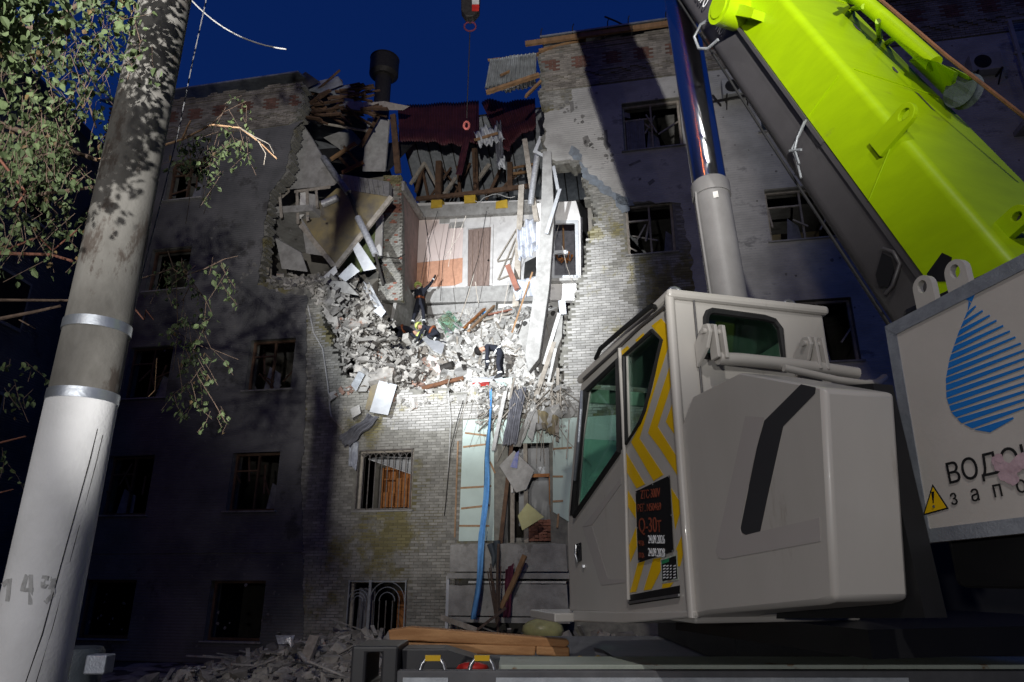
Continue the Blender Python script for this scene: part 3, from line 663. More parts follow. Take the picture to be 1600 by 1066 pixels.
for (a, b) in [((777, 407), (807, 358)), ((777, 409), (800, 404)), ((779, 437), (802, 428)), ((778, 437), (806, 372)), ((796, 415), (818, 345))]:
    q = MB(); q.bar(fx(*a, D5 - .1), fx(*b, D5 - .1), .05, .04, up=FI); q.build('wall_batten', 'wood_g', mw)
pan('torn_hole', 'dark', [(820, 410), (840, 400), (846, 412), (842, 430), (818, 436)], D5 - .02, .02)
# side wall and pier at the left of the pink room
pr = thing('cross_wall', 'broken brick cross wall end beside the pink room', 'wall', fx(618, 450, 3.2))
q = MB(); q.prism([fx(603, 279, 3.0), fx(626, 273, 3.0), fx(628, 330, 3.0), fx(629, 470, 3.0), fx(588, 470, 3.0), fx(600, 400, 3.0), fx(606, 340, 3.0)], FI * .25); q.build('pier', 'mortar', pr)
k = 0; brk = MB(); brr = MB()
for j in range(70):
    y = 276 + j * 2.78
    for i in range(6):
        x = 602 + i * 5.6 + (2.8 if j % 2 else 0) - max(0, (y - 330) * .06)
        if x > 627 - (0 if j % 2 else 0): continue
        (brr if 318 < y < 332 or rng.random() < .06 else brk).box(fx(x, y, 2.97 - rng.uniform(0, .03)), (.135, .08, .062), FROT, jit=.006)
stuff(brk.build('pier_brickwork', 'brick', pr, recalc=False)); stuff(brr.build('pier_red_bricks', 'brick_red', pr, recalc=False))
q = MB(); q.prism([fx(627, 290, 3.0), fx(655, 337, D5 - .1), fx(650, 452, D5 - .1), fx(629, 455, 3.0)], FT * -.1); q.build('papered_side', 'pink_d' if 'pink_d' in MT else 'door', pr)
q = MB(); q.prism([fx(627, 283, 2.98), fx(658, 337, D5 - .3), fx(655, 343, D5 - .3), fx(627, 298, 2.98)], FT * .12); q.build('coping', 'concrete', pr)
q = MB(); q.prism([fx(628, 432, 3.2), fx(650, 470, 5.4), fx(642, 512, 5.2), fx(612, 512, 3.2)], FT * -.12); q.build('grey_slab_face', 'concrete', pr)
# --- attic: boarded rear slope, posts and rafters, red roof sheets
att = thing('attic_frame', 'splintered timber roof frame above the pink room', 'roof frame', fp(-2.4, 16.5, 6.6))
for k in range(15):
    u = -6.6 + k * .56; q = MB(); q.prism([fp(u, 21.75, 6.9), fp(u + .5, 21.75, 6.9), fp(u + .5, 18.0, 12.6), fp(u, 18.0, 12.6)], Z * .03); q.build('roof_board', 'zinc', att)
for (x0, y0, x1, y1, d, w, m) in [
    (632, 285, 632, 330, 6.5, .16, 'wood_d'), (686, 253, 685, 320, 6.4, .26, 'wood_d'), (742, 233, 744, 300, 6.3, .22, 'wood_d'), (797, 255, 797, 295, 6.4, .22, 'wood_d'),
    (664, 254, 641, 288, 6.9, .13, 'wood_g'), (662, 256, 650, 300, 7.1, .14, 'wood_d'), (664, 256, 682, 290, 6.9, .13, 'wood_g'), (661, 270, 673, 326, 7.2, .1, 'wood_d'),
    (712, 278, 694, 304, 6.8, .14, 'wood_g'), (715, 260, 720, 310, 7.1, .12, 'wood_d'), (765, 257, 746, 282, 6.8, .16, 'wood_g'), (782, 265, 760, 312, 7.4, .12, 'wood_d'), (815, 265, 780, 300, 7.2, .1, 'wood_d'),
    (650, 311, 760, 300, 6.25, .16, 'wood_d'), (760, 300, 832, 290, 6.25, .17, 'wood_d'), (800, 263, 838, 256, 6.6, .1, 'wood'), (800, 272, 838, 267, 6.9, .1, 'wood'), (705, 262, 660, 325, 7.6, .09, 'wood_d'), (735, 255, 700, 325, 7.8, .09, 'wood_d'), (690, 262, 735, 322, 8.2, .08, 'wood_d')]:
    q = MB(); q.bar(fx(x0, y0, d), fx(x1, y1, d), w, w * .8, up=FI, jit=.01); q.build('timber', m, att)
for x, y in ((684, 321), (735, 314), (785, 322)):
    q = MB(); q.box(fx(x, y, 6.3), (.48, .3, .36), FROT, jit=.02); q.build('yellow_block', 'yellow_b', att)
q = MB(); q.tube([fx(742 + k * 7, 306 + 3 * math.sin(k) + (8 if k < 2 else 0), 6.1) for k in range(10)], .015, 5); q.build('cable', 'whitepaint', att)
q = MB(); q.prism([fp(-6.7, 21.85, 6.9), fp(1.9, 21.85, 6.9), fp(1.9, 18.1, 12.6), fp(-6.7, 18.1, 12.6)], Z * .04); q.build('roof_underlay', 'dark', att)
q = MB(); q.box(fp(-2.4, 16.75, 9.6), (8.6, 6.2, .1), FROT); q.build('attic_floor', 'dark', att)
def quadsheet(P, n, amp, nu, nv, tear=0, noise_amp=.03, seed=0, axis=0):
    a, b, c, d = P; mb = MB(); N = (b - a).cross(d - a).normalized()
    def fn(s, t):
        t2 = t
        if tear and t > .5: t2 = t - tear * (.5 + .5 * nz(s * 6 + seed, 2, 1)) * (t - .5) * 2
        p = (a * (1 - s) + b * s) * (1 - t2) + (d * (1 - s) + c * s) * t2
        return p + N * (amp * math.sin((s if axis == 0 else t) * n * 6.283) + noise_amp * 2 * nz(s * 3 + seed, t * 3, seed))
    return mb.grid(fn, nu, nv)
def Q(pts): return [fx(x, y, d) for x, y, d in pts]
q = quadsheet(Q([(622, 166, 6.0), (748, 158, 6.0), (748, 236, 4.6), (624, 231, 4.6)]), 30, .035, 180, 10, .28, .07, 1)
solo(q, 'roof_sheet', 'redroof', 'largest maroon corrugated roof sheet hanging over the attic gap', 'roof sheet', solid=.012, smooth=70)
q = quadsheet(Q([(752, 160, 6.1), (836, 154, 5.6), (838, 200, 4.6), (792, 242, 4.4)]), 20, .035, 110, 10, .2, .12, 5)
solo(q, 'roof_sheet', 'redroof', 'bent maroon roof sheet right of the torn white lining', 'roof sheet', solid=.012, smooth=70)
q = quadsheet(Q([(725, 214, 4.7), (735, 214, 4.7), (721, 276, 4.4), (711, 276, 4.4)]), 2, .02, 10, 8, .1, .03, 9)
solo(q, 'roof_strip', 'redroof', 'narrow maroon metal strip dangling below the largest roof sheet', 'metal strip', solid=.012)
q = quadsheet(Q([(740, 205, 4.5), (775, 196, 4.7), (792, 222, 4.4), (752, 236, 4.3)]), 5, .07, 60, 12, .3, .16, 3)
solo(q, 'torn_lining', 'white_pvc', 'crumpled white roof lining caught on the maroon roof edge', 'lining', solid=.012, smooth=60)
q = quadsheet(Q([(775, 190, 4.7), (783, 190, 4.7), (788, 262, 4.3), (776, 276, 4.3)]), 2, .05, 24, 24, .3, .15, 8)
solo(q, 'torn_lining', 'grey_sheet', 'long grey rag of roof lining dangling among the rafters', 'lining', solid=.012, smooth=60)
q = quadsheet(Q([(780, 250, 4.28), (790, 246, 4.28), (789, 268, 4.2), (777, 262, 4.2)]), 1, .03, 12, 12, .3, .12, 18)
solo(q, 'torn_lining', 'white_pvc', 'small white scrap at the end of the grey rag', 'lining', solid=.012, smooth=60)
q = MB(); q.bar(fx(741, 219, 4.3), fx(778, 208, 4.3), .1, .06, up=FI); solo(q, 'lath', 'wood', 'yellowish lath across the crumpled white lining', 'lath')
# --- ventilation stack on the roof
vs = thing('vent_stack', 'dark rusty ventilation stack with wide drum cap against the sky', 'vent', fx(596, 165, 6.0))
P = fx(596, 165, 6.0); Pt = fx(596, 96, 6.0); Pb = Vector((P.x, P.y, 19.2))
q = MB(); q.tube([Vector((P.x, P.y, z)) for z in (19.0, Pt.z - .9)], .36, 20); q.build('flue', 'iron', vs, smooth=40)
q = MB(); q.tube([Vector((P.x, P.y, Pt.z - .95)), Vector((P.x, P.y, Pt.z - .8)), Vector((P.x, P.y, Pt.z))], [.5, .66, .66], 24); q.build('drum_cap', 'iron', vs, smooth=40)
q = MB()
for k in range(8): q.bar(Vector((P.x + .58 * math.cos(k * .785), P.y + .58 * math.sin(k * .785), Pt.z)), Vector((P.x + .58 * math.cos(k * .785), P.y + .58 * math.sin(k * .785), Pt.z + .06)), .04, .04)
q.tube([Vector((P.x, P.y, Pt.z + .06)), Vector((P.x, P.y, Pt.z + .1))], [.68, .62], 24); q.build('lid', 'iron', vs)
# --- overhanging roof edge at the right of the gap
ov = thing('broken_eaves', 'corrugated roof edge with bare planks jutting over the gap at the right', 'roof edge', fx(840, 100, -.2))
q = quadsheet(Q([(766, 92, -.5), (838, 82, -.5), (838, 122, .4), (757, 142, .5)]), 12, .03, 100, 8, .12, .05, 2); q.build('corrugated_sheet', 'zinc', ov, solid=.01, smooth=70)
q = quadsheet(Q([(762, 118, .3), (836, 104, .3), (838, 140, 1.4), (760, 148, 1.4)]), 12, .03, 100, 8, .2, .06, 12); q.build('corrugated_sheet', 'zinc', ov, solid=.01, smooth=70)
for (a, b, w) in [((760, 145), (842, 117), .16), ((822, 150), (844, 128), .16), ((806, 98), (848, 82), .12), ((782, 118), (838, 92), .1), ((842, 80), (915, 62), .13), ((762, 94), (798, 90), .08)]:
    q = MB(); q.bar(fx(*a, -.1), fx(*b, .1), w, w * .5, jit=.01); q.build('plank', 'wood', ov)
q = MB(); q.tube([fx(945, 26, -.2), fx(962, 33, -.2), fx(980, 42, -.2)], .03, 6); solo(q, 'roof_rod', 'iron', 'loose dark rod sticking up from the right roof edge', 'rod')

# --- leaning column, window bay at the right side of the gap
q = MB(); q.prism([fx(848, 236, -.1), fx(861, 236, -.1), fx(866, 340, -.15), fx(858, 450, -.25), fx(842, 560, -.3), (fx(826, 581, -.3)), fx(820, 555, -.3), fx(832, 470, -.25), fx(843, 380, -.15), fx(846, 300, -.1)], FI * .32)
solo(q, 'leaning_post', 'concrete_w', 'tall dusty concrete post leaning in the right of the gap', 'post', bevel=.02)
bay = thing('bay_wall', 'narrow white wall strip with a white framed window right of the leaning post', 'wall', fp(1.2, 10, .7))
q = MB()
q.prism([fx(x, y, .7) for x, y in [(838, 318), (900, 314), (907, 340), (908, 470), (838, 468)]], FI * .2, [[fx(x, y, .7) for x, y in [(862, 346), (862, 437), (903, 436), (901, 345)]]])
q.build('plastered_wall', 'white', bay)
fr = MB()
for a, b in (((864, 347), (864, 436)), ((901, 346), (903, 436)), ((862, 348), (903, 347)), ((862, 434), (904, 433)), ((864, 395), (886, 394)), ((885, 397), (885, 393))):
    fr.bar(fx(*a, .72), fx(*b, .72), .11, .09, up=FI)
f_ = fr.build('window', 'white_pvc', bay, bevel=.01)
q = MB(); q.bar(fx(860, 440, .6), fx(906, 439, .6), .08, .3, up=FI); q.build('sill', 'concrete_w', f_)
q = MB(); q.prism([fx(x, y, 2.4) for x, y in [(858, 340), (910, 340), (910, 440), (858, 440)]], FI * .05); q.build('room_back', 'grey_sheet', bay)
ch_ = thing('chandelier', 'small chandelier hanging inside the white framed window', 'chandelier', fx(882, 405, 1.6))
q = MB(); q.tube([fx(880, 352, 1.6), fx(881, 398, 1.6)], .03, 6); q.build('stem', 'wood', ch_)
q = MB()
for k in range(6):
    a = k * 1.047; c = fx(882, 404, 1.6); q.tube([c, c + Vector((.18 * math.cos(a), .18 * math.sin(a), -.08)), c + Vector((.24 * math.cos(a), .24 * math.sin(a), .06))], .02, 5); q.ball(c + Vector((.24 * math.cos(a), .24 * math.sin(a), .1)), .05, 8, 5)
q.build('arms', 'orange_wood', ch_)
# --- long splintered posts and frames round the right side
def stick(a, b, w, mat, label, cat='plank', h=None, name='plank', da=None, group=None):
    q = MB(); q.bar(fx(*a), fx(*b), w, h or w * .5, up=FI, jit=.008); return solo(q, name, mat, label, cat, group)
stick((820, 218, 1.2), (838, 345, .6), .16, 'wood_g', 'long brown plank standing upright left of the leaning post')
stick((815, 290, 1.8), (806, 480, 1.2), .2, 'wood_g', 'broad split plank standing before the white wall')
stick((845, 214, .1), (836, 238, .1), .1, 'white_pvc', 'upper white frame piece bent over the leaning post top', 'frame piece')
stick((834, 236, .1), (855, 246, .1), .1, 'white_pvc', 'short white frame piece just below the leaning post top', 'frame piece')
stick((865, 260, -.1), (872, 296, -.15), .1, 'white_pvc', 'upper half of the white frame dangling right of the leaning post', 'frame piece')
stick((875, 296, -.15), (854, 365, -.3), .11, 'white_pvc', 'lower half of the white frame crossing the leaning post', 'frame piece')
q = MB(); q.tube([fx(840, 242, .4), fx(834, 280, .5), fx(829, 320, .6)], .1, 10); solo(q, 'foil_duct', 'foil', 'shiny foil duct hanging left of the leaning post', 'duct', smooth=40)
q = quadsheet(Q([(808, 358, 1.0), (846, 336, .9), (844, 402, .8), (810, 412, .8)]), 4, .07, 60, 24, .25, .12, 4)
solo(q, 'torn_curtain', 'cloth_w', 'torn white curtain hung between the split plank and the leaning post', 'curtain', solid=.01, smooth=60)
q = quadsheet(Q([(842, 432, .9), (800, 440, 1.0), (806, 470, 1.0), (842, 462, .9)]), 3, .05, 30, 10, .1, .1, 14)
solo(q, 'white_bundle', 'cloth_w', 'white plaster lump under the torn curtain', 'debris', solid=.03, smooth=60)
stick((793, 415, 1.0), (808, 452, .8), .16, 'brick_red', 'reddish board tilted beside the split plank', 'board')
stick((800, 520, .6), (832, 425, .9), .04, 'wood', 'thin pale stick behind the bent rescuer')
# hollow core slab
hs_ = thing('hollow_slab', 'hollow core floor slab tipped on edge behind the leaning post', 'slab', fx(845, 560, .6))
q = MB(); q.prism([fx(803, 508, 1.2), fx(880, 480, .8), fx(877, 545, .4), fx(868, 592, .2), fx(838, 592, .3)], FI * .26 + Z * .05); q.build('slab', 'concrete', hs_)
q = MB(); q.prism([fx(803, 506, 1.18), fx(880, 478, .78), fx(878, 488, .76), fx(806, 518, 1.14)], FI * .24 + Z * .03); hb = q.build('rim', 'concrete_w', hs_)
for k in range(7):
    t = (k + .5) / 7; c = fx(803 + 77 * t + 1, 512 - 28 * t, 1.15 - .4 * t); q = MB()
    q.tube([c - FI * .015, c + FI * .02], .085, 12); q.build('core_hole', 'dark', hs_)
stick((850, 570, -.1), (874, 490, -.2), .1, 'whitepaint', 'brightest white timber strip leaning on the hollow core slab', 'timber strip')
stick((846, 650, -.3), (868, 545, -.25), .08, 'whitepaint', 'thin white timber strip below the hollow core slab', 'timber strip')
stick((838, 620, -.25), (866, 535, -.2), .12, 'wood_g', 'grey timber strip beside the thin white strip', 'timber strip')
stick((871, 690, -.35), (872, 575, -.3), .08, 'wood_g', 'long grey lath hanging at the right edge of the gap', 'timber strip')
q = MB(); q.tube([fx(886, 640, -.1), fx(884, 640, .5)], .24, 16); solo(q, 'pipe_end', 'concrete', 'round grey pipe end sticking out of the torn wall by the cab', 'pipe', smooth=40)
stick((880, 492, -.1), (878, 470, -.1), .2, 'white_pvc', 'small white block resting on the torn brick edge', 'block')

# --- debris curtain hanging over the balcony bay
for (quad, n, amp, mat, nm, lab, cat, tear) in [
    ([(800, 610, -.5), (822, 606, -.5), (806, 700, -.75), (784, 705, -.75)], 7, .03, 'grey_sheet', 'ribbed_rubber_mat', 'dark ribbed mat hanging over the balcony bay', 'mat', .15),
    ([(826, 645, -.4), (838, 642, -.4), (812, 702, -.5), (800, 700, -.5)], 1, .02, 'concrete', 'hanging_board', 'grey board hanging right of the ribbed mat', 'board', .1),
    ([(820, 630, -.35), (868, 640, -.35), (868, 672, -.5), (830, 690, -.5)], 2, .06, 'concrete', 'crushed_panel', 'crushed patterned panel dangling at the right of the debris curtain', 'panel', .4),
    ([(840, 640, -.4), (872, 652, -.4), (866, 690, -.55), (842, 672, -.55)], 2, .05, 'yellowp', 'crushed_panel', 'yellowish crushed panel under the pipe end', 'panel', .4),
    ([(772, 612, -.3), (794, 606, -.3), (784, 655, -.4), (770, 660, -.4)], 2, .04, 'concrete', 'hanging_board', 'brownish board behind the blue strap', 'board', .3)]:
    q = quadsheet(Q(quad), n, amp, 40, 24, tear, .06, len(lab)); solo(q, nm, mat, lab, cat, solid=.025, smooth=50)
stick((790, 612, -.55), (771, 705, -.7), .09, 'whitepaint', 'cream pole hanging just right of the blue strap', 'pole', h=.08)
stick((800, 690, -.5), (782, 850, -.6), .1, 'wood_d', 'dark brown slat hanging in front of the balcony door', 'slat')
stick((797, 700, -.5), (800, 770, -.6), .05, 'whitepaint', 'short pale lath beside the dark brown slat', 'lath')
q = MB(); q.prism([fx(780, 728, -.6), fx(803, 704, -.6), (fx(835, 735, -.7)), fx(822, 765, -.7), fx(806, 770, -.65)], FI * .06); solo(q, 'plaster_slab', 'concrete_w', 'diamond shaped plaster slab dangling in front of the balcony door', 'slab', bevel=.01)
q = MB(); q.prism([fx(806, 708, -.72), (fx(811, 704, -.72)), fx(808, 732, -.74), fx(797, 730, -.74)], FI * .02); solo(q, 'patterned_rag', 'blue_rag' if 'blue_rag' in MT else 'bluegrey', 'blue patterned rag stuck to the plaster slab', 'rag')
q = MB(); q.prism([fx(809, 806, -.3), fx(824, 786, -.3), fx(850, 808, -.4), fx(816, 829, -.35)], FI * .03); solo(q, 'yellow_cushion', 'yellowp2' if 'yellowp2' in MT else 'yellowp', 'pale yellow square board leaning in the balcony door', 'board')
q = MB(); q.prism([fx(830, 660, -.6), fx(838, 660, -.6), fx(832, 690, -.62), fx(824, 680, -.62)], FI * .1); solo(q, 'rubble_lump', 'concrete_w', 'pale angular lump caught below the crushed patterned panel', 'lump')
for (pts, mat, lab) in [([(766, 850), (772, 870), (770, 885)], 'bluegrey', 'left dark blue rag on the upper parapet'), ([(776, 845), (778, 870), (776, 888)], 'bluegrey', 'right dark blue rag on the upper parapet')]:
    q = MB(); q.tube([fx(x, y, -1.06) for x, y in pts], [.09, .07, .03], 6); solo(q, 'rag', mat, lab, 'rag', smooth=60)
# blue strap
q = MB(); P0 = fx(767, 607, -.3); P1 = fx(756, 720, -1.0); P2 = fx(748, 850, -1.15); P3 = fx(740, 968, -1.5)
def strap(s, t):
    a, b = (P0, P1) if t < .33 else ((P1, P2) if t < .66 else (P2, P3)); k = (t * 3) % 1 if t < .99 else 1
    if t >= .66: k = (t - .66) / .34
    elif t >= .33: k = (t - .33) / .33
    else: k = t / .33
    w = .075 + .06 * max(0, math.sin(t * 3 - .2)) + (.03 if t > .6 else 0); return a.lerp(b, k) + FT * ((s - .5) * w + .10 * math.sin(t * 3.14) + .02 * math.sin(t * 17)) + FI * .05 * math.sin(s * 5 + t * 9)
q.grid(strap, 4, 40); solo(q, 'blue_strap', 'cloth_b', 'long bright blue strap hanging from the rubble down past the balconies', 'strap', solid=.008, smooth=60)
q = quadsheet(Q([(790, 890, -1.2), (803, 880, -1.2), (796, 975, -1.3), (786, 975, -1.3)]), 2, .04, 12, 14, .2, .05, 6); solo(q, 'maroon_rag', 'maroon', 'maroon rag hanging over the lower parapet', 'rag', solid=.01)
q = MB(); q.tube([fx(783, 950, -1.25), fx(800, 915, -1.3), fx(820, 868, -1.35)], .07, 7); solo(q, 'broken_branch', 'wood', 'brown stick leaning on the lower parapet', 'stick')
q = MB()
for k in range(9):
    x = 772 + rng.uniform(-14, 14); q.tube([fx(778, 990, -1.4), fx((x + 778) / 2, 940, -1.4), fx(x, 880 + rng.uniform(0, 50), -1.35)], .015, 5)
q.tube([fx(778, 995, -1.4), fx(777, 905, -1.4), fx(779, 850, -1.3)], .035, 6); solo(q, 'snapped_sapling', 'bark', 'snapped leafless sapling before the lower parapet', 'sapling')

# --- larger pieces lying on the heap and its edge
def slabpx(px, d, th, mat, name, label, cat, bev=.008, lean=0):
    q = MB(); q.prism([fx(x, y, d + lean * i / len(px)) for i, (x, y) in enumerate(px)], FI * th * .6 + Z * th * .4); return solo(q, name, mat, label, cat, bevel=bev)
slabpx([(577, 644), (592, 595), (620, 602), (606, 649)], -.35, .06, 'white_pvc', 'white_board', 'large clean white panel hanging over the brick wall edge', 'panel')
q = MB(); q.rock(fx(600, 592, -.1), .6); 
for _ in range(30): q.rock(fx(rng.uniform(550, 625), rng.uniform(575, 600), rng.uniform(-.25, .2)), rng.uniform(.1, .3))
stuff(tag(q.build('edge_rubble', 'rubble_d', recalc=False), 'lumps piled behind the large white panel', 'rubble'))
slabpx([(552, 600), (566, 575), (584, 590), (572, 612), (557, 612)], -.2, .12, 'concrete', 'concrete_lump', 'grey concrete lump left of the large white panel', 'lump')
slabpx([(570, 640), (580, 600), (592, 600), (580, 642)], -.25, .1, 'yellowp', 'insulation_slab', 'straw coloured slab tucked against the large white panel', 'slab')
q = MB(); q.rock(fx(556, 645, -.3), .34); solo(q, 'rubble_lump', 'brick_pale', 'buff lump hanging below the concrete lump', 'lump')
q = quadsheet(Q([(574, 648, -.3), (592, 652, -.3), (540, 706, -.5), (521, 692, -.5)]), 9, .04, 80, 16, .25, .12, 2); solo(q, 'crumpled_sheet', 'grey_sheet', 'dark corrugated sheet crumpled above the upper barred window', 'sheet', solid=.012, smooth=60)
q = quadsheet(Q([(546, 690, -.2), (560, 690, -.2), (557, 740, -.3), (544, 735, -.3)]), 2, .03, 16, 16, .3, .05, 7); solo(q, 'pale_rag', 'cloth_w', 'pale rag hanging at the corner of the upper barred window', 'rag', solid=.01, smooth=60)
slabpx([(548, 602), (560, 580), (570, 585), (556, 612)], -.32, .03, 'zinc', 'metal_flap', 'bent metal flap over the torn brick edge', 'metal flap')
q = quadsheet(Q([(567, 447, 1.6), (576, 440, 1.6), (603, 488, .9), (586, 482, .9)]), 2, .05, 20, 16, .1, .12, 3); solo(q, 'curled_sheet', 'white_pvc', 'curled white sheet with dark shadow at the left of the heap', 'sheet', solid=.012, smooth=60)
slabpx([(583, 486), (593, 478), (603, 487), (596, 496)], .7, .02, 'white_pvc', 'curled_sheet', 'small white curled end beneath the curled white sheet', 'sheet')
def onheap(px, th, mat, name, label, cat, lift=.06):
    q = MB(); pts = [hit(x, y) + Z * lift for x, y in px]; n = (pts[1] - pts[0]).cross(pts[2] - pts[0]).normalized(); q.prism(pts, n * th); return solo(q, name, mat, label, cat)
onheap([(650, 530), (656, 526), (694, 552), (690, 566), (676, 560)], .05, 'white_pvc', 'white_door_leaf', 'white board lying beside the crouching rescuers', 'board', .28)
onheap([(655, 555), (664, 548), (685, 595), (672, 602)], .06, 'wood_g', 'plank', 'grey brown plank lying before the white board', 'plank', .2)
onheap([(668, 575), (676, 572), (692, 588), (684, 596)], .05, 'pink', 'painted_board', 'pinkish board scrap next to the grey brown plank', 'board', .2)
onheap([(708, 590), (726, 578), (731, 592), (716, 603)], .06, 'concrete', 'rubble_slab', 'tilted grey slab in the middle of the heap front', 'slab', .2)
onheap([(682, 565), (712, 578), (710, 583), (680, 571)], .05, 'wood_g', 'plank', 'short plank bridging the middle of the heap', 'plank', .15)
onheap([(735, 604), (784, 600), (786, 606), (737, 610)], .05, 'white_pvc', 'white_board', 'white strip under the bent rescuer boots', 'board', .25)
onheap([(738, 609), (764, 606), (764, 614), (740, 616)], .05, 'redpaint', 'red_board', 'reddish scrap at the front edge under the white strip', 'board', .2)
onheap([(765, 606), (800, 602), (800, 612), (770, 616)], .04, 'mint', 'green_scrap', 'mint green scrap at the front edge beside the blue strap', 'scrap', .22)
q = MB(); q.tube([hit(662, 616) + Z * .1 - FI * .2, hit(700, 606) + Z * .16 - FI * .1, hit(724, 602) + Z * .2], .07, 8); solo(q, 'rusty_pipe', 'rust', 'rusty pipe lying along the front edge of the heap', 'pipe', smooth=40)
q = MB(); q.tube([hit(690, 587) + Z * .2, hit(708, 583) + Z * .25], .14, 12); solo(q, 'pipe_stub', 'iron', 'dark pipe stub in the middle of the heap', 'pipe', smooth=40)
q = MB(); q.ball(hit(590, 562) + Z * .1, .3, 9, 6, (1.3, 1, .6)); solo(q, 'yellow_bag', 'yellow_b', 'yellow bag on the left front of the heap', 'bag', smooth=80)
for (a, b, m, lab) in [((725, 520), (757, 492), 'orange_wood', 'orange plank at the back of the heap'), ((732, 525), (772, 488), 'batten', 'long tan plank at the back of the heap'), ((745, 512), (798, 500), 'wood_g', 'grey pole lying across the back of the heap'), ((700, 505), (722, 525), 'whitepaint', 'white window frame piece behind the crouching rescuers'), ((690, 512), (704, 530), 'zinc', 'metal strip behind the crouching rescuers'), ((760, 500), (800, 494), 'brick_red', 'reddish board at the upper right of the heap'), ((716, 560), (726, 590), 'iron', 'dark rod in the middle of the heap')]:
    q = MB(); q.bar(hit(*a) + Z * .18, hit(*b) + Z * .25, .11, .06); solo(q, 'plank', m, lab, 'plank')
q = MB(); q.prism([hit(683, 520) + Z * .5, hit(700, 505) + Z * .5, hit(722, 512) + Z * .1, hit(700, 535) + Z * .1], Z * .04); solo(q, 'broken_glazing', 'cabglass', 'glazed window sash lying behind the crouching rescuers', 'sash')
ln = [(700, 505), (722, 512), (708, 530)]
for i in range(70):
    pass
sc = MB()
for _ in range(160):
    x, y = rng.uniform(560, 830), rng.uniform(500, 612); p = hit(x, y); a = rng.uniform(0, 6.3); L = rng.uniform(.15, .6); sc.bar(p + Z * .05, p + Vector((math.cos(a) * L, math.sin(a) * L, rng.uniform(0, .3))) + Z * .05, rng.uniform(.02, .09), .025)
stuff(tag(sc.build('splinters', 'wood_g', recalc=False), 'splintered laths scattered over the heap', 'splinters'))
# --- upper left torn rooms
slabpx([(442, 226), (473, 195), (488, 218), (526, 285), (521, 290), (453, 296)], .7, .14, 'concrete', 'wall_slab', 'big tilted plaster wall slab under the left roof debris', 'slab')
yp = slabpx([(465, 348), (526, 294), (610, 308), (523, 416)], 1.1, .12, 'yellowp', 'ceiling_panel', 'square stained yellow panel hanging cornerwise in the torn left room', 'panel', lean=-.4)
for a, b in (((612, 308), (524, 419)), ((470, 352), (522, 416))):
    q = MB(); q.bar(fx(*a, .72), fx(*b, .72), .16, .1, up=FI); solo(q, 'panel_edge', 'wood_g', 'grey wooden edge on the %s side of the stained yellow panel' % ('right' if a[0] > 600 else 'left'), 'wooden edge')
rs = thing('ribbed_slab', 'broken hollow floor slab lying above the stained yellow panel', 'slab', fx(570, 300, 1.6))
q = MB(); q.prism([fx(531, 272, 1.8), fx(608, 284, 1.8), fx(607, 306, 1.5), fx(546, 309, 1.5)], FI * .3); q.build('slab', 'concrete', rs)
for k in range(8):
    q = MB(); q.bar(fx(543 + k * 7.6, 275 + k * 1.2, 1.74), fx(549 + k * 7.2, 303 + k * .3, 1.44), .05, .05, up=FI); q.build('rib', 'concrete', rs)
slabpx([(574, 184), (608, 187), (601, 268), (566, 268)], 2.6, .2, 'concrete_w', 'chimney_block', 'upright pale chimney slab below the ventilation stack', 'slab')
stickv = [((517, 249, 2.2), (556, 224, 2.2), .14, 'wood'), ((534, 270, 2.1), (568, 253, 2.1), .14, 'rust'), ((537, 229, 2.3), (563, 259, 2.3), .1, 'wood_d'), ((525, 240, 2.4), (545, 262, 2.4), .1, 'wood_d'), ((592, 180, 2.0), (563, 230, 2.0), .14, 'wood_d'), ((614, 180, 2.6), (622, 270, 2.6), .22, 'wood_d'), ((574, 205, 2.3), (470, 187, 1.2), .08, 'wood_g')]
for i, (a, b, w, m) in enumerate(stickv):
    stick(a, b, w, m, ['upper joist in the torn left room', 'rusty lower joist in the torn left room', 'cross piece between the two joists', 'short cross piece left of the joists', 'brown strut leaning on the pale chimney slab', 'brown post right of the pale chimney slab', 'thin pole spanning the dark attic hollow'][i], ['joist', 'joist', 'strut', 'strut', 'strut', 'post', 'pole'][i], name='timber')
q = MB(); q.tube([fx(505, 246, .5), fx(524, 274, .5), fx(544, 301, .5)], .11, 10); solo(q, 'foil_duct', 'foil_d' if 'foil_d' in MT else 'zinc', 'grey metal duct hanging down the torn left room', 'duct', smooth=40)
q = MB(); q.tube([fx(544, 301, .45), fx(558, 338, .4)], .05, 8); q.tube([fx(587, 398, .2), fx(599, 446, .2)], .045, 8); solo(q, 'thin_pipe', 'iron', 'thin dark pipe linking the two metal ducts', 'pipe')
q = MB(); q.tube([fx(559, 340, .4), fx(574, 370, .3), fx(587, 398, .2)], .11, 10); solo(q, 'foil_duct', 'foil', 'crinkled foil duct in front of the green wall', 'duct', smooth=40)
q = MB(); q.tube([fx(504, 319, .9), fx(528, 309, .9)], .13, 12); solo(q, 'foil_duct', 'foil', 'short foil duct lying on the stained yellow panel', 'duct', smooth=40)
slabpx([(550, 387), (558, 376), (588, 420), (568, 424)], .7, .04, 'white_pvc', 'white_board', 'pale board leaning on the green wall', 'board')
slabpx([(528, 432), (549, 411), (562, 424), (540, 440)], .5, .04, 'white_pvc', 'white_board', 'pale square sheet lying on the left rubble ridge', 'board')
slabpx([(505, 432), (524, 415), (527, 425), (512, 440)], .5, .04, 'white', 'white_board', 'small pale sheet at the left end of the rubble ridge', 'board')
slabpx([(505, 438), (540, 440), (560, 462), (528, 456)], .3, .08, 'concrete', 'rubble_slab', 'dark grey slab jutting from the left rubble ridge', 'slab')
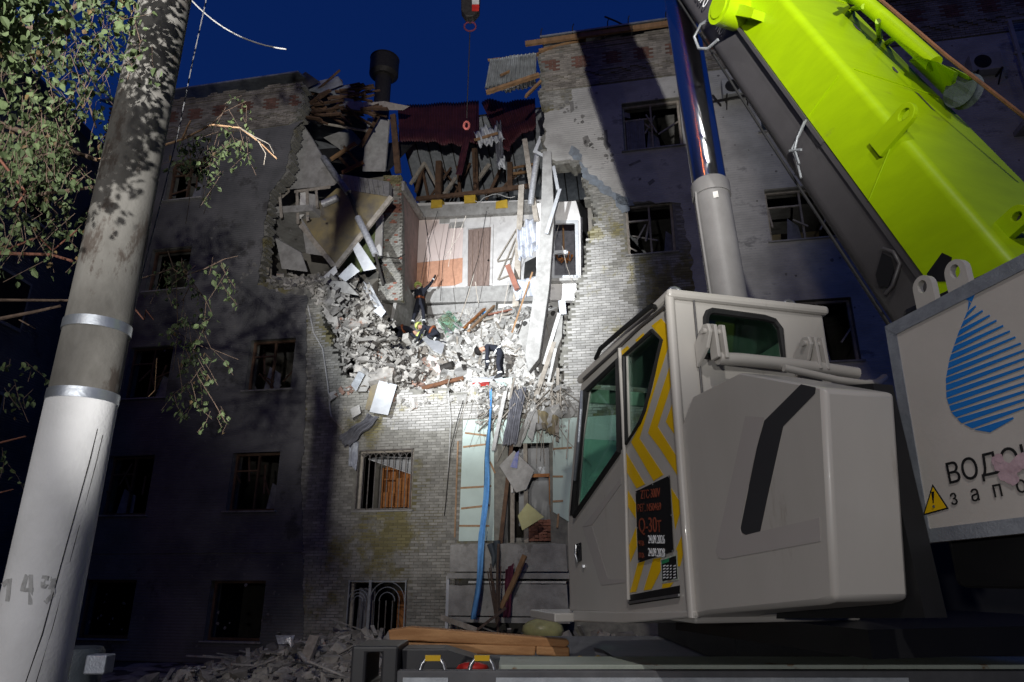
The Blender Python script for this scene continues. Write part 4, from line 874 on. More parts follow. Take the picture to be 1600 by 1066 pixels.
q = MB(); q.prism([fx(535, 416, 2.4), fx(592, 338, 2.4), fx(592, 402, 2.4), fx(562, 424, 2.4)], FI * .1); solo(q, 'green_wall', 'green', 'scrap of olive green wall behind the foil duct', 'wall')
q = MB(); q.prism([fx(588, 340, 2.3), fx(598, 335, 2.3), fx(596, 400, 2.3), fx(584, 400, 2.3)], FI * .1); solo(q, 'white_jamb', 'white', 'pale door jamb between green wall and brick cross wall', 'jamb')
tl = thing('torn_room_shell', 'dark inner walls of the torn left rooms', 'wall', fp(-7.2, 11, 3.4))
q = MB(); q.prism([fp(-9.4, 10.4, 3.5), fp(-5.7, 10.4, 3.5), fp(-5.7, 16.9, 3.5), fp(-9.4, 16.9, 3.5)], FI * .15); q.build('partition', 'room', tl)
q = MB(); q.prism([fp(-9.4, 14.0, .6), fp(-7.0, 13.9, .6), fp(-6.6, 13.8, 3.4), fp(-9.4, 13.9, 3.4)], Z * .25); q.build('floor_slab', 'concrete', tl)
q = MB(); q.prism([fp(-9.2, 17.1, 1.5), fp(-5.6, 17.1, 3.5), fp(-5.6, 20.5, 6.4), fp(-9.2, 20.5, 6.4)], Z * .1); q.build('attic_board', 'dark', tl)
for (px, m, lab) in [([(469, 300), (478, 300), (480, 330), (467, 344)], 'white', 'left white panel in the torn window'), ([(481, 302), (493, 304), (496, 318), (482, 335)], 'concrete_w', 'right white panel in the torn window'), ([(413, 305), (428, 300), (430, 350), (416, 372)], 'concrete', 'strip of wall stuck to the torn left edge'), ([(432, 280), (452, 276), (452, 300), (430, 320)], 'wood_g', 'bent board at the torn left edge'), ([(430, 372), (470, 395), (480, 425), (440, 420)], 'concrete', 'dark slab sliding below the torn window'), ([(470, 340), (490, 372), (505, 400), (478, 396)], 'concrete', 'grey sheet below the left corner of the stained yellow panel'), ([(409, 380), (422, 372), (424, 440), (406, 444)], 'wood_g', 'upright splintered board at the torn left edge')]:
    slabpx(px, .8, .08, m, 'debris_panel', lab, 'panel')
for (a, b, lab) in [((464, 298, .7), (466, 350, .7), 'left post of the torn window'), ((480, 298, .7), (481, 345, .7), 'middle post of the torn window'), ((494, 298, .7), (496, 325, .7), 'right post of the torn window'), ((460, 300, .7), (516, 292, .7), 'head rail of the torn window'), ((425, 300, .5), (418, 430, .5), 'long splintered lath at the torn left edge'), ((436, 290, .5), (440, 340, .5), 'short splintered lath at the torn left edge')]:
    stick(a, b, .09, 'wood_g', lab, 'post', name='window_post')
# roof debris at upper left
for (px, d, m, lab) in [([(455, 128), (477, 112), (500, 128), (474, 140)], .2, 'boomgrey', 'dark roof sheet peaking over the left roof edge'), ([(474, 140), (500, 126), (528, 119), (536, 132), (500, 146)], .6, 'zinc', 'grey roof sheet folded over the left roof debris'), ([(500, 146), (545, 132), (560, 150), (575, 178), (530, 165)], 1.0, 'zinc', 'slanting roof sheet running down to the ventilation stack'), ([(470, 160), (515, 150), (560, 170), (570, 182), (500, 180)], 1.4, 'boomgrey', 'dark board under the slanting roof sheet'), ([(505, 215), (545, 200), (566, 222), (540, 240)], 3.0, 'concrete', 'grey ceiling piece behind the joists'), ([(560, 160), (600, 158), (640, 166), (630, 172), (570, 172)], 3.0, 'wood_g', 'weathered boards at the foot of the ventilation stack')]:
    slabpx(px, d, .06, m, 'roof_debris', lab, 'roof piece')
rd = MB()
for _ in range(90):
    x, y = rng.uniform(470, 575), rng.uniform(128, 185)
    if y < 112 + (x - 470) * .45: continue
    a = rng.gauss(.2, .5); L = rng.uniform(.4, 1.6); p = fx(x, y, rng.uniform(.3, 2)); rd.bar(p, p + FT * L * math.cos(a) - Z * L * math.sin(a) * .6 + FI * rng.uniform(-.4, .4), rng.uniform(.05, .14), .05)
stuff(tag(rd.build('roof_splinters', 'wood_d', recalc=False), 'tangle of broken rafters at the upper left of the gap', 'splinters'))
# hanging wires in the gap
for i, (pts, r, m, lab) in enumerate([
    ([(664, 338, 5.5), (672, 400, 5), (668, 442, 4.6)], .012, 'iron', 'first dark wire hanging before the pink paper'), ([(684, 330, 5.2), (668, 380, 4.6), (657, 440, 4)], .012, 'iron', 'second dark wire slanting before the pink paper'), ([(702, 350, 5.4), (692, 410, 5), (688, 470, 4)], .012, 'iron', 'third dark wire crossing the orange paper'), ([(760, 330, 5.8), (748, 400, 5), (730, 460, 4.5), (716, 510, 4)], .012, 'iron', 'dark wire crossing the brown door'),
    ([(481, 478, -.05), (490, 520, -.05), (504, 545, -.05), (512, 600, -.06), (516, 645, -.06), (518, 652, -.06)], .022, 'whitepaint', 'pale cable stapled down the brick wall'), ([(514, 650, -.08), (526, 660, -.1), (536, 672, -.08)], .03, 'wood_g', 'short lath at the lower end of the pale cable'), ([(700, 610, -.1), (704, 660, -.12), (700, 740, -.1)], .012, 'whitepaint', 'thin white cord hanging left of the mint wall'), ([(727, 615, -.1), (715, 655, -.15), (704, 700, -.12), (696, 790, -.1), (694, 806, -.1)], .014, 'iron', 'knotted dark cord hanging left of the mint wall'), ([(590, 400, 1), (620, 404, 1.5), (632, 398, 2)], .02, 'iron', 'loop of dark cable by the brick cross wall')]):
    q = MB(); q.tube([fx(*p) for p in pts], r, 5); solo(q, 'wire', m, lab, 'wire')
hw = MB()
for _ in range(46):      # snapped wires and thin rods dangling from the torn edge
    x = rng.uniform(700, 890) if rng.random() < .7 else rng.uniform(800, 870); y = rng.uniform(600, 660) if rng.random() < .7 else rng.uniform(300, 560); L = rng.uniform(.3, 1.6); dd = rng.uniform(-.5, -.1) if y > 590 else rng.uniform(-.3, .6); p = fx(x, y, dd); k = rng.gauss(0, .25)
    hw.tube([p, p + Vector((k * L * .4, rng.gauss(0, .06), -L * .5)), p + Vector((k * L, rng.gauss(0, .1), -L))], rng.choice([.007, .009, .012, .018]), 4)
for _ in range(60):      # bits of lath and board lodged in the curtain
    x = rng.uniform(760, 880); y = rng.uniform(590, 680); p = fx(x, y, rng.uniform(-.6, -.05)); a = rng.gauss(0, .6); L = rng.uniform(.15, .6); hw.bar(p, p + FT * math.sin(a) * L - Z * math.cos(a) * L, rng.uniform(.03, .1), .02)
stuff(tag(hw.build('hanging_scraps', 'wood_g', recalc=False), 'snapped wires and scraps of lath dangling from the torn wall edge', 'scraps'))
cr2 = MB()
for _ in range(500):
    x = rng.uniform(745, 885); y = rng.gauss(628, 18); cr2.rock(fx(x, y, rng.uniform(-.45, .1)), min(.22, .04 * rng.paretovariate(1.6)))
stuff(tag(cr2.build('edge_lumps', 'rubble', recalc=False), 'lumps of masonry caught along the torn edge above the balcony bay', 'rubble'))
# --- rubble at the foot of the building
def GZ(u, d): return max(0, (.75 + .35 * nz(u * .6, d * .6, 5)) * max(0, 1 - abs(d + .2) / 4.2) * (1 if u > -5.2 else max(0, 1 - (-5.2 - u) / 2.2))) + .12 * nz(u * 2, d * 2, 1) - .02
gr_ = MB(); gr_.grid(lambda a, b: fp(-10 + 17 * a, GZ(-10 + 17 * a, -5 + 5 * b), -5 + 5 * b), 130, 50)
stuff(tag(gr_.build('ground_rubble', 'rubble_d', smooth=40), 'grey rubble bank at the foot of the brick wall', 'rubble'))
gc = MB()
for _ in range(4200):
    u, d = rng.uniform(-7.3, 5), rng.uniform(-4.5, -.1); s = min(.32, .045 * rng.paretovariate(1.6)); gc.rock(fp(u, GZ(u, d) + s * .15, d), s)
for _ in range(140):
    u, d = rng.uniform(-6.8, 4), rng.uniform(-4, -.3); a = rng.uniform(0, 6.3); L = rng.uniform(.3, 1.1); p = fp(u, GZ(u, d) + .08, d); gc.bar(p, p + Vector((L * math.cos(a), L * math.sin(a), rng.uniform(0, .35))), .09, .03)
stuff(tag(gc.build('ground_rubble_chunks', 'rubble_d', recalc=False), 'broken lumps and laths over the rubble bank', 'rubble'))
for (a, b, w, m, lab, c) in [((470, 1050, -2.6), (492, 995, -2.2), .25, 'wood_g', 'upright pale splintered board in the rubble bank', 'board'), ((690, 965, -1.8), (745, 985, -2.2), .12, 'wood_g', 'grey board lying below the arched barred window', 'board'), ((745, 985, -2.2), (790, 950, -1.6), .06, 'bark', 'thin branch on the rubble bank', 'branch')]:
    stick(a, b, w, m, lab, c)
q = MB(); q.ball(fx(848, 985, -2.6), .3, 12, 8, (1.5, 1, .8)); solo(q, 'plastic_bag', 'yellowbag' if 'yellowbag' in MT else 'palegreen', 'translucent yellowish plastic bag on the rubble under the cab step', 'bag', smooth=80)
q = MB(); q.rock(fx(445, 1000, -2.8), .3); q.rock(fx(455, 1004, -2.9), .22); solo(q, 'crumpled_foil', 'foil', 'crumpled silvery wrapping at the left end of the rubble bank', 'wrapping')
# ================================================================== TRUCK CRANE
CA = R(-15)
cf = Vector((math.sin(CA), math.cos(CA), 0)); cr = Vector((math.cos(CA), -math.sin(CA), 0))
K = dp(1083, 965, 3.4)
def cl(f, r, z): return K + cf * f + cr * r + Z * z
def sp(x, y, off=0): return onplane(x, y, K + cr * off, cr)
def rp(x, y, off=0): return onplane(x, y, K + cf * off, cf)
CROT = Matrix((cf, cr, Z)).transposed()
crane = thing('truck_crane', 'lime boomed truck crane with warm grey cab and chevron striped door', 'crane', Vector((K.x, K.y, 0)))
# --- cab
cabo = MB()
SD = [(-.01, 0), (-.03, 1.70), (1.44, 1.59), (1.62, 1.22), (1.81, .66), (1.845, -.05)]
hole1 = [(898, 806), (906, 690), (917, 610), (966, 563), (968, 705)]
hole2 = [(975, 556), (1019, 517), (1034, 531), (1008, 640), (1000, 660), (979, 694)]
cabo.prism([cl(f, 0, z) for f, z in SD], cr * .04, [[sp(x, y) for x, y in hole1], [sp(x, y) for x, y in hole2]])
rh = [(1102, 556), (1103, 496), (1106, 489), (1113, 486), (1195, 497), (1210, 502), (1219, 514), (1226, 572)]
cabo.prism([cl(-.02, .0, 0), cl(-.04, .0, 1.70), cl(-.04, 1.02, 1.70), cl(-.02, 1.02, 0)], cf * .04, [[rp(x, y, -.03) for x, y in rh]])
cabo.prism([cl(f, .98, z) for f, z in [(0, 0), (0, 1.68), (1.4, 1.58), (1.81, .62), (1.83, 0)]], cr * .04, [[cl(f, .98, z) for f, z in [(.25, .75), (.25, 1.5), (1.3, 1.42), (1.62, .75)]]])
cabo.box(cl(.92, .5, -.0), (1.84, .98, .06), CROT)
cabo.prism([cl(1.45, .02, 1.55), cl(1.45, 1.0, 1.55), cl(1.64, 1.0, 1.2), cl(1.64, .94, 1.2), cl(1.5, .94, 1.45), cl(1.5, .08, 1.45), cl(1.64, .08, 1.2), cl(1.64, .02, 1.2)], -cf * .03)
cabo.box(cl(1.82, .5, .28), (.04, 1.0, .62), CROT)
cb = cabo.build('cab', 'cabpaint', crane, bevel=.012)
q = MB(); q.prism([cl(-.07, -.03, 1.70), cl(1.46, -.03, 1.59), cl(1.46, 1.05, 1.59), cl(-.07, 1.05, 1.70)], Z * .055); q.build('cab_roof', 'cabpaint', crane, bevel=.02)
# posts and seams
q = MB(); q.tube([cl(-.012, -.006, 0), cl(-.034, -.006, 1.72)], .028, 10); q.build('corner_post', 'cabpaint', cb, smooth=50)
q = MB(); q.tube([cl(-.05, .14, 1.70), cl(-.045, .14, .92), cl(-.045, .17, .85), cl(-.045, .17, .3)], .006, 6); q.build('panel_seam', 'boomgrey', cb)
q = MB(); q.tube([sp(968, 541, -.012), sp(973, 640, -.012), sp(978, 760, -.012), sp(982, 937, -.012)], .013, 8); q.build('door_edge', 'cabpaint', cb, smooth=50)
q = MB(); q.tube([sp(1040, 478, -.02), sp(1000, 510, -.02), sp(968, 541, -.02), sp(912, 592, -.02)], .010, 6); q.build('rain_gutter', 'boomgrey', cb)
q = MB(); q.tube([sp(931, 560, -.03), sp(938, 545, -.09), sp(975, 513, -.09), sp(1018, 478, -.09), sp(1024, 480, -.03)], .016, 8); q.build('roof_rail', 'black', cb, smooth=60)
def rim(px, w, mat, nm, off=-.006, fn=sp):
    q = MB(); q.tube([fn(x, y, off) for x, y in px], w, 6, closed=True); return q.build(nm, mat, cb)
rim(hole1, .022, 'black', 'window_seal'); rim(hole2, .014, 'black', 'window_seal'); rim(rh, .02, 'black', 'window_seal', -.045, rp)
q = MB(); q.prism([sp(x, y, .03) for x, y in hole1], cr * .005); q.build('door_glass', 'cabglass', cb)
q = MB(); q.prism([sp(x, y, .03) for x, y in hole2], cr * .005); q.build('sliding_glass', 'cabglass', cb)
q = MB(); q.prism([rp(x, y, .0) for x, y in rh], cf * .005); q.build('rear_glass', 'cabglass', cb)
q = MB(); q.prism([cl(1.62, .06, 1.2), cl(1.62, .94, 1.2), cl(1.82, .94, .6), cl(1.82, .06, .6)], cf * .005); q.build('windscreen', 'cabglass', cb)
q = MB(); q.prism([sp(x, y, -.004) for x, y in [(962, 565), (969, 559), (973, 700), (966, 707)]], cr * .01); q.build('black_pillar', 'black', cb)
q = MB(); q.prism([sp(x, y, -.003) for x, y in [(890, 806), (909, 612), (917, 604), (899, 806)]], cr * .01); q.build('black_pillar', 'black', cb)
# seat, column and levers seen through the glass
st = thing('operator_seat', '', '', cl(.85, .5, .1)); st.parent = crane; st.location -= crane.location
del st['label']
q = MB(); q.box(cl(.55, .5, .85), (.12, .48, .62), CROT); q.build('seat_back', 'black', st, bevel=.04)
q = MB(); q.box(cl(.56, .5, 1.27), (.11, .3, .22), CROT); q.build('headrest', 'ink', st, bevel=.04)
q = MB(); q.box(cl(.82, .5, .5), (.55, .5, .14), CROT); q.build('seat_cushion', 'black', st, bevel=.04)
q = MB(); q.box(cl(1.35, .3, .55), (.2, .12, .7), CROT); q.tube([cl(1.4, .3, .9), cl(1.35, .3, 1.05)], .03, 8); q.ball(cl(1.35, .3, 1.08), .04, 8, 5); q.build('lever_console', 'black', cb)
q = MB(); q.tube([cl(1.72, .5, .64), cl(1.60, .3, 1.0)], .008, 6); q.tube([cl(1.35, .75, .55), cl(1.33, .75, 1.4)], .009, 6); q.build('wiper_bar', 'black', cb)
q = MB(); q.box(cl(.55, .93, 1.15), (.25, .05, .45), CROT); q.build('extinguisher_panel', 'redpaint', cb)
# stripes: printed reflective tape
def c4(p): return (860 + p[0] / 3.136, 420 + p[1] / 3.136)
def c5(p): return (860 + p[0] / 2.914, 700 + p[1] / 2.914)
def decal(px, mat, nm, off=-.0025, fn=sp):
    q = MB(); q.prism([fn(x, y, off) for x, y in px], (cr if fn is sp else cf) * .0012); return q.build(nm, mat, cb)
for s in [
    [c4(p) for p in [(495, 280), (543, 243), (598, 312), (572, 400), (510, 590), (436, 832), (553, 1010), (505, 1040), (395, 850), (455, 730), (500, 590), (550, 345)]] ,
    [c4(p) for p in [(608, 405), (614, 500), (525, 775), (640, 955)]] + [c5((600, 80)), c5((600, 160)), c5((500, 5))] + [c4(p) for p in [(478, 805)]],
    [c4(p) for p in [(622, 595), (634, 850), (565, 750)]],
    [c4((370, 900)), c4((460, 1052)), c5((432, 165)), c5((392, 185)), c5((345, 105))],
    [c4((416, 350)), c4((455, 315)), c4((465, 335)), c4((425, 364))], [c4((348, 402)), c4((378, 378)), c4((390, 396)), c4((352, 428))],
    [c5(p) for p in [(350, 190), (388, 255), (388, 322), (350, 262)]], [c5(p) for p in [(550, 185), (600, 262), (568, 370), (556, 270)]],
    [c5(p) for p in [(390, 362), (393, 450), (364, 520), (356, 450)]], [c5(p) for p in [(612, 365), (615, 440), (590, 540), (580, 540), (578, 470), (572, 462)]],
    [c5(p) for p in [(398, 525), (430, 515), (390, 655), (362, 660)]], [c5(p) for p in [(468, 506), (505, 500), (502, 560), (460, 645), (424, 650)]], [c5(p) for p in [(510, 620), (560, 612), (545, 634), (508, 640)]]]:
    decal(s, 'yellow', 'warning_stripe')
pl = decal([(993, 768), (1046, 743), (1052, 862), (997, 879)], 'ink', 'notice_plate', -.012)
ty = (sp(1046, 743) - sp(1052, 862)).normalized(); tx = (sp(1046, 743) - sp(993, 768)).normalized(); tx = (tx - ty * tx.dot(ty)).normalized()
for body, x, y, sz, m, sx in [('ZTC-300V', 1001, 780, .072, 'inkred', .80), ('РЕГ. N50469', 996, 800, .060, 'inkred', .92), ('Q-30т', 998, 832, .118, 'inkred', .95), ('ЧТО-', 998, 853, .040, 'inkred', .8), ('24.09.2026', 1013, 849, .064, 'inkwhite', .72), ('ПТО-', 998, 872, .040, 'inkred', .8), ('24.09.2028', 1013, 869, .064, 'inkwhite', .72)]:
    text_mesh('plate_text', body, sz, sp(x, y, -.0145), tx, ty, m, cb, sx)
for x, y in ((994, 770), (1045, 745), (1051, 861), (998, 877), (1020, 757), (996, 825), (1049, 805)):
    q = MB(); q.tube([sp(x, y, -.011), sp(x, y, -.014)], .004, 8); q.build('rivet', 'deck', cb)
decal([(1032, 874), (1057, 866), (1060, 906), (1034, 911)], 'palegreen', 'small_plate', -.004)
decal([(1033.5, 876), (1056, 868.5), (1058.5, 904), (1035, 908.5)], 'ink', 'small_plate_face', -.0055)
decal([(1034, 876), (1045, 872), (1045, 878), (1034, 882)], 'inkgreen', 'small_plate_mark', -.0065)
for i in range(5):
    for j in range(4):
        y = 884 + i * 4.6; x = 1036 + j * 5.4; decal([(x, y), (x + 3.6 - (i * 3 + j) % 3 * .7, y - 1.2), (x + 3.6 - (i * 3 + j) % 3 * .7, y + .8), (x, y + 2)], 'inkwhite', 'small_plate_row', -.0065)
decal([(983, 930), (1062, 915), (1062, 934), (983, 946)], 'ink', 'door_track_slot', -.004)
q = MB(); q.bar(sp(983, 942, -.012), sp(1061, 930, -.012), .012, .012); q.build('door_track', 'steel', cb)
q = MB(); q.prism([sp(x, y, -.008) for x, y in [(899, 851), (907, 848), (908, 876), (901, 880)]], cr * .008); q.build('handle_recess', 'ink', cb)
q = MB(); q.tube([sp(900, 852, -.01), sp(899, 866, -.025), sp(902, 879, -.01)], .009, 8); q.build('door_handle', 'steel', cb, smooth=60)
q = MB(); q.tube([sp(912, 885, -.002), sp(912, 885, -.01)], .011, 10); q.build('door_lock', 'steel', cb)
decal([c5(p) for p in [(145, 360), (190, 350), (310, 180), (322, 165), (322, 130), (300, 165)]], 'greylite', 'relief_line'); decal([c5(p) for p in [(145, 362), (190, 360), (262, 598), (345, 598), (345, 612), (230, 626)]], 'greylite', 'relief_line')
q = MB(); q.tube([sp(898, 750, -.03), sp(904, 690, -.09), sp(908, 640, -.09), sp(909, 612, -.03)], .012, 7); q.build('grab_bar', 'alu', cb)
# step platform in front of the cab floor
q = MB(); q.prism([sp(*c5(p), -.02) for p in [(103, 742), (325, 748), (650, 742), (652, 772), (330, 800), (103, 790)]], cr * .9); q.build('cab_base', 'cabpaint', crane, bevel=.008)
q = MB(); q.box(cl(2.05, .1, -.09), (.62, .5, .06), CROT); q.build('cab_step', 'cabpaint', crane, bevel=.008)
for f, r in ((.12, .12), (.12, .92)):
    q = MB(); P = cl(f, r, 1.75); 
    q.tube([P + cr * .045 * math.cos(k * .524) + Z * (.05 + .045 * math.sin(k * .524)) for k in range(12)], .014, 8, closed=True); q.tube([P - Z * .02, P + Z * .012], .03, 10); q.build('lifting_eye', 'steel', cb, smooth=60)
# --- machinery cover behind the cab
cv = MB()
cv.prism([cl(f, 0, z) for f, z in [(-.02, .0), (-.15, .02), (-.98, .095), (-1.05, .11), (-1.16, .88), (-.63, 1.09), (-.165, 1.085), (-.03, .96)]], cr * .33)
cover = cv.build('machinery_cover', 'cabpaint', crane, bevel=.022, smooth=50)
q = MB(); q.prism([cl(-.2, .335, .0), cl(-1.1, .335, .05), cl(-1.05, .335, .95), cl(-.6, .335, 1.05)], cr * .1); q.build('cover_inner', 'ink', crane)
def cdec(px, mat, nm, off=-.0025):
    q = MB(); q.prism([sp(x, y, off) for x, y in px], cr * .0012); return q.build(nm, mat, cover)
cdec([c4((1228, 566)), c4((1300, 582)), c4((1296, 612)), c4((1140, 772)), c4((1075, 1066)), c5((1035, 0)), c5((955, 380)), c5((890, 397)), c5((872, 386)), c5((866, 365)), c5((940, 0)), c4((972, 1066)), c4((1048, 745))], 'greydark', 'charcoal_swoosh')
cdec([c4((955, 722)), c4((1046, 728)), c4((968, 1066)), c5((935, 0)), c5((860, 360)), c5((872, 400)), c5((1225, 318)), c5((1230, 425)), c5((790, 506)), c5((765, 500)), c5((752, 470))], 'greylite', 'light_relief', -.0022)
q = MB(); q.prism([cl(-1.178, -.003, .915), cl(-1.184, -.003, .80), cl(-1.172, .02, .80), cl(-1.165, .02, .93)], cr * .0); 
# --- pipe rail and brackets across the cab back
pr_ = MB(); pr_.tube([rp(1122, 560, -.16), rp(1160, 562, -.16), rp(1230, 569, -.16), rp(1300, 578, -.18), rp(1340, 584, -.2)], .036, 12); pipe = pr_.build('rear_tube', 'cabpaint', crane, smooth=50)
q = MB(); q.tube([rp(1225, 575, -.2), rp(1310, 594, -.24), rp(1352, 600, -.28), rp(1372, 598, -.2), rp(1382, 590, -.05)], .022, 8); q.build('hose_pipe', 'cabpaint', crane, smooth=60)
for k in range(3):
    q = MB(); q.tube([rp(1362, 622 + k * 11, -.1), rp(1376, 618 + k * 10, .02), rp(1390, 610 + k * 10, .3)], .018, 8); q.build('hydraulic_pipe', 'cabpaint', crane, smooth=60)
for (x, y) in ((1086, 548), (1240, 566)):
    br = MB(); P = rp(x, y, -.045)
    br.prism([P - Z * .10, P + Z * .04, P - cf * .10 + Z * .12, P - cf * .15 + Z * .11, P - cf * .165 + Z * .06, P - cf * .12 - Z * .02], cr * .022); b_ = br.build('tube_bracket', 'cabpaint', crane, bevel=.005)
    c = P - cf * .125 + Z * .075; q = MB(); q.tube([c - cr * .02, c + cr * .10], .016, 10); q.build('bracket_pin', 'cabpaint', b_, smooth=50)
    for o_ in (.035, .085):
        q = MB(); c0 = c + cr * o_; q.prism([c0 + Z * .03 - cf * .035, c0 + Z * .045, c0 + Z * .03 + cf * .035, c0 - Z * .16 + cf * .03, c0 - Z * .16 - cf * .045], cr * .02); q.build('bracket_ear', 'cabpaint', b_, bevel=.005)
# --- sign panel of the water utility, hung on the counterweight side
so = .55
sg = MB(); sg.prism([cl(f, so, z) for f, z in [(-.955, 1.255), (-.93, .32), (-2.3, .37), (-2.3, 1.34)]], cr * .03)
sign = sg.build('sign_panel', 'signgrey', crane)
bw = .055; E4 = [(-.955, 1.255), (-.93, .32), (-2.3, .37), (-2.3, 1.34)]
def ib(k): 
    f, z = E4[k]; return (f - bw if k < 2 else f, z + (bw if k in (1, 2) else -bw))
for a, b in ((0, 1), (1, 2), (3, 0)):
    q = MB(); q.prism([cl(E4[a][0], so - .004 - .001 * a, E4[a][1]), cl(E4[b][0], so - .004 - .001 * a, E4[b][1]), cl(ib(b)[0], so - .004 - .001 * a, ib(b)[1]), cl(ib(a)[0], so - .004 - .001 * a, ib(a)[1])], cr * .003); q.build('edge_strip', 'alu', sign)
def sgn(x, y): v = sp(x, y, so) - K; return (-v.dot(cf), v.z)
drop = [sgn(*p) for p in [(1525, 458), (1512, 488), (1498, 522), (1485, 560), (1479, 592), (1480, 622), (1488, 645), (1503, 661), (1525, 672), (1550, 676), (1580, 668), (1610, 650)]]
s0 = drop[0][0]; zt = drop[0][1]; zb = min(p[1] for p in drop)
def xs_at(z):
    xs = []
    for i in range(len(drop) - 1):
        (a, za), (b, zb_) = drop[i], drop[i + 1]
        if min(za, zb_) <= z <= max(za, zb_) and abs(za - zb_) > 1e-6: xs.append(a + (b - a) * (z - za) / (zb_ - za))
    return min(xs) if xs else None
xlow = drop[9][0]
def halfw(z):
    x = xs_at(z); return None if x is None else max(.004, (xlow + .03) - x)
n = 19; pitch = (zt - zb) / n; cx = xlow + .03
for k in range(n):
    pts = []
    for t in range(9):
        z = zb + (k + .06 + .8 * t / 8) * pitch; x = xs_at(min(z, zt - .002))
        if x is not None: pts.append((x, z))
    if len(pts) < 3: continue
    lx = [p for p in pts]; right = []
    zm = (pts[0][1] + pts[-1][1]) / 2; xr = 2 * cx - sum(p[0] for p in pts) / len(pts); 
    right = [(xr, zm + pitch * .16 + .02), (xr, zm - pitch * .08 + .02)]
    q = MB(); q.prism([cl(-x, so - .003, z) for x, z in lx + right], cr * .002); q.build('drop_stripe', 'blue', sign)
ux = (-cf + Z * .055).normalized(); uy = Z.copy()
text_mesh('sign_text', 'ВОДОКАНАЛ', .112, sp(1481, 757, so - .004), ux, uy, 'ink', sign, .95)
for k, chr_ in enumerate('запоріжжя'): text_mesh('sign_letter', chr_, .083, sp(1486, 790, so - .004) + ux * k * .0935, ux, uy, 'ink', sign, .92)
tri = [(1457, 757), (1442, 806), (1482, 795)]
q = MB(); q.prism([sp(x, y, so - .004) for x, y in tri], cr * .003); wt = q.build('warning_triangle', 'ink', sign)
c = Vector((sum(p[0] for p in tri) / 3, sum(p[1] for p in tri) / 3)); q = MB()
q.prism([sp(c.x + (x - c.x) * .84, c.y + (y - c.y) * .84, so - .0055) for x, y in tri], cr * .0012); q.build('triangle_face', 'yellow', sign)
q = MB(); q.prism([sp(x, y, so - .007) for x, y in [(1455, 769), (1459.5, 768), (1459, 786), (1457.8, 787)]], cr * .0012); q.tube([sp(1459.3, 791.5, so - .006), sp(1459.3, 791.5, so - .008)], .006, 8); q.build('triangle_mark', 'ink', sign)
q = MB()
for (x, y, r_) in ((1556, 722, .022), (1566, 728, .028), (1580, 736, .03), (1590, 728, .03), (1572, 744, .026), (1600, 720, .03), (1562, 716, .018), (1586, 748, .022)):
    P = sp(x, y, so - .006); q.add([P] + [P + (ux * math.cos(k * .7) + uy * math.sin(k * .7)) * r_ * rng.uniform(.7, 1.3) - cr * .0004 * len(q.v) * .05 for k in range(9)], [(0, 1 + k, 1 + (k + 1) % 9) for k in range(9)])
q.build('pink_smear', 'smear', sign, recalc=False)
def lug(P, X, Y, r, hole, th, N, name, mat, par, base=.1):
    o = [P + X * r * math.cos(t) + Y * r * math.sin(t) for t in [math.pi * k / 10 for k in range(11)]] + [P - X * r - Y * base, P + X * r - Y * base]
    h = [P + X * hole * math.cos(t) + Y * hole * 1.25 * math.sin(t) for t in [2 * math.pi * k / 14 for k in range(14)]]
    q = MB(); q.prism(o, N * th, [h]); return q.build(name, mat, par, bevel=.006)
for (x, y) in ((1441, 448), (1492, 424)):
    lug(sp(x, y, so + .05), -cf, Z, .05, .024, .03, cr, 'sign_lug', 'cabpaint', crane, .12)
def yp_(x, y, Y): r = ray(x, y); return EYE + r * (Y / r.y)
# --- counterweight and bed under and behind, near-black colour standing in for shade
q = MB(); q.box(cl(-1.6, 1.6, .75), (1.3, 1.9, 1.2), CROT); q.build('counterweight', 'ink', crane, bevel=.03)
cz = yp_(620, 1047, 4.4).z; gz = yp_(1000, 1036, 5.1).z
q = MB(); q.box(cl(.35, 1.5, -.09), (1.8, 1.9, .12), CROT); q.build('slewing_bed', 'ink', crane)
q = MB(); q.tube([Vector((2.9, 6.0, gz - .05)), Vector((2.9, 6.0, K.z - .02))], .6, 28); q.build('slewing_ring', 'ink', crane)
# --- boom
baz, bel = R(-21), R(68); bh = Vector((math.sin(baz), math.cos(baz), 0))
BD = bh * math.cos(bel) + Z * math.sin(bel); BR = Vector((math.cos(baz), -math.sin(baz), 0)); BN = -bh * math.sin(bel) + Z * math.cos(bel)
BP = dp(1429, 228, 3.5); BW = .82
def bp(a, b, t): return BP + BR * a + BN * b + BD * t
def section(poly, t0, t1, name, mat, bev=0, par=crane, caps=True):
    q = MB(); q.prism([bp(a, b, t0) for a, b in poly], BD * (t1 - t0)); return q.build(name, mat, par, smooth=35)
def arc(cx, cy, r, a0, a1, n=5): return [(cx + r * math.cos(R(a0 + (a1 - a0) * k / n)), cy + r * math.sin(R(a0 + (a1 - a0) * k / n))) for k in range(n + 1)]
up_ = [(0, -.348)] + arc(.05, -.05, .05, 180, 90) + arc(BW - .05, -.05, .05, 90, 0) + [(BW, -.348)]
boom = section(up_, -1.35, 6.4, 'boom', 'lime')
low = [(.022, -.349), (.008, -.36), (.008, -.39), (.028, -.40)] + arc(.13, -.575, .10, 180, 270) + arc(BW - .13, -.575, .10, 270, 360) + [(BW - .028, -.40), (BW - .008, -.39), (BW - .008, -.36), (BW - .022, -.349)]
section(low, -1.2, 6.4, 'boom_underside', 'boomgrey')
section([(.0, -.352), (.0, -.376), (-.012, -.376), (-.012, -.352)], .55, 6.4, 'boom_rub_strip', 'boomgrey')
sc_ = lambda k, o: [(BW / 2 + (a - BW / 2) * k, -.3 + (b + .3) * k + o) for a, b in up_]
sl_ = lambda k, o: [(BW / 2 + (a - BW / 2) * k, -.3 + (b + .3) * k + o) for a, b in low]
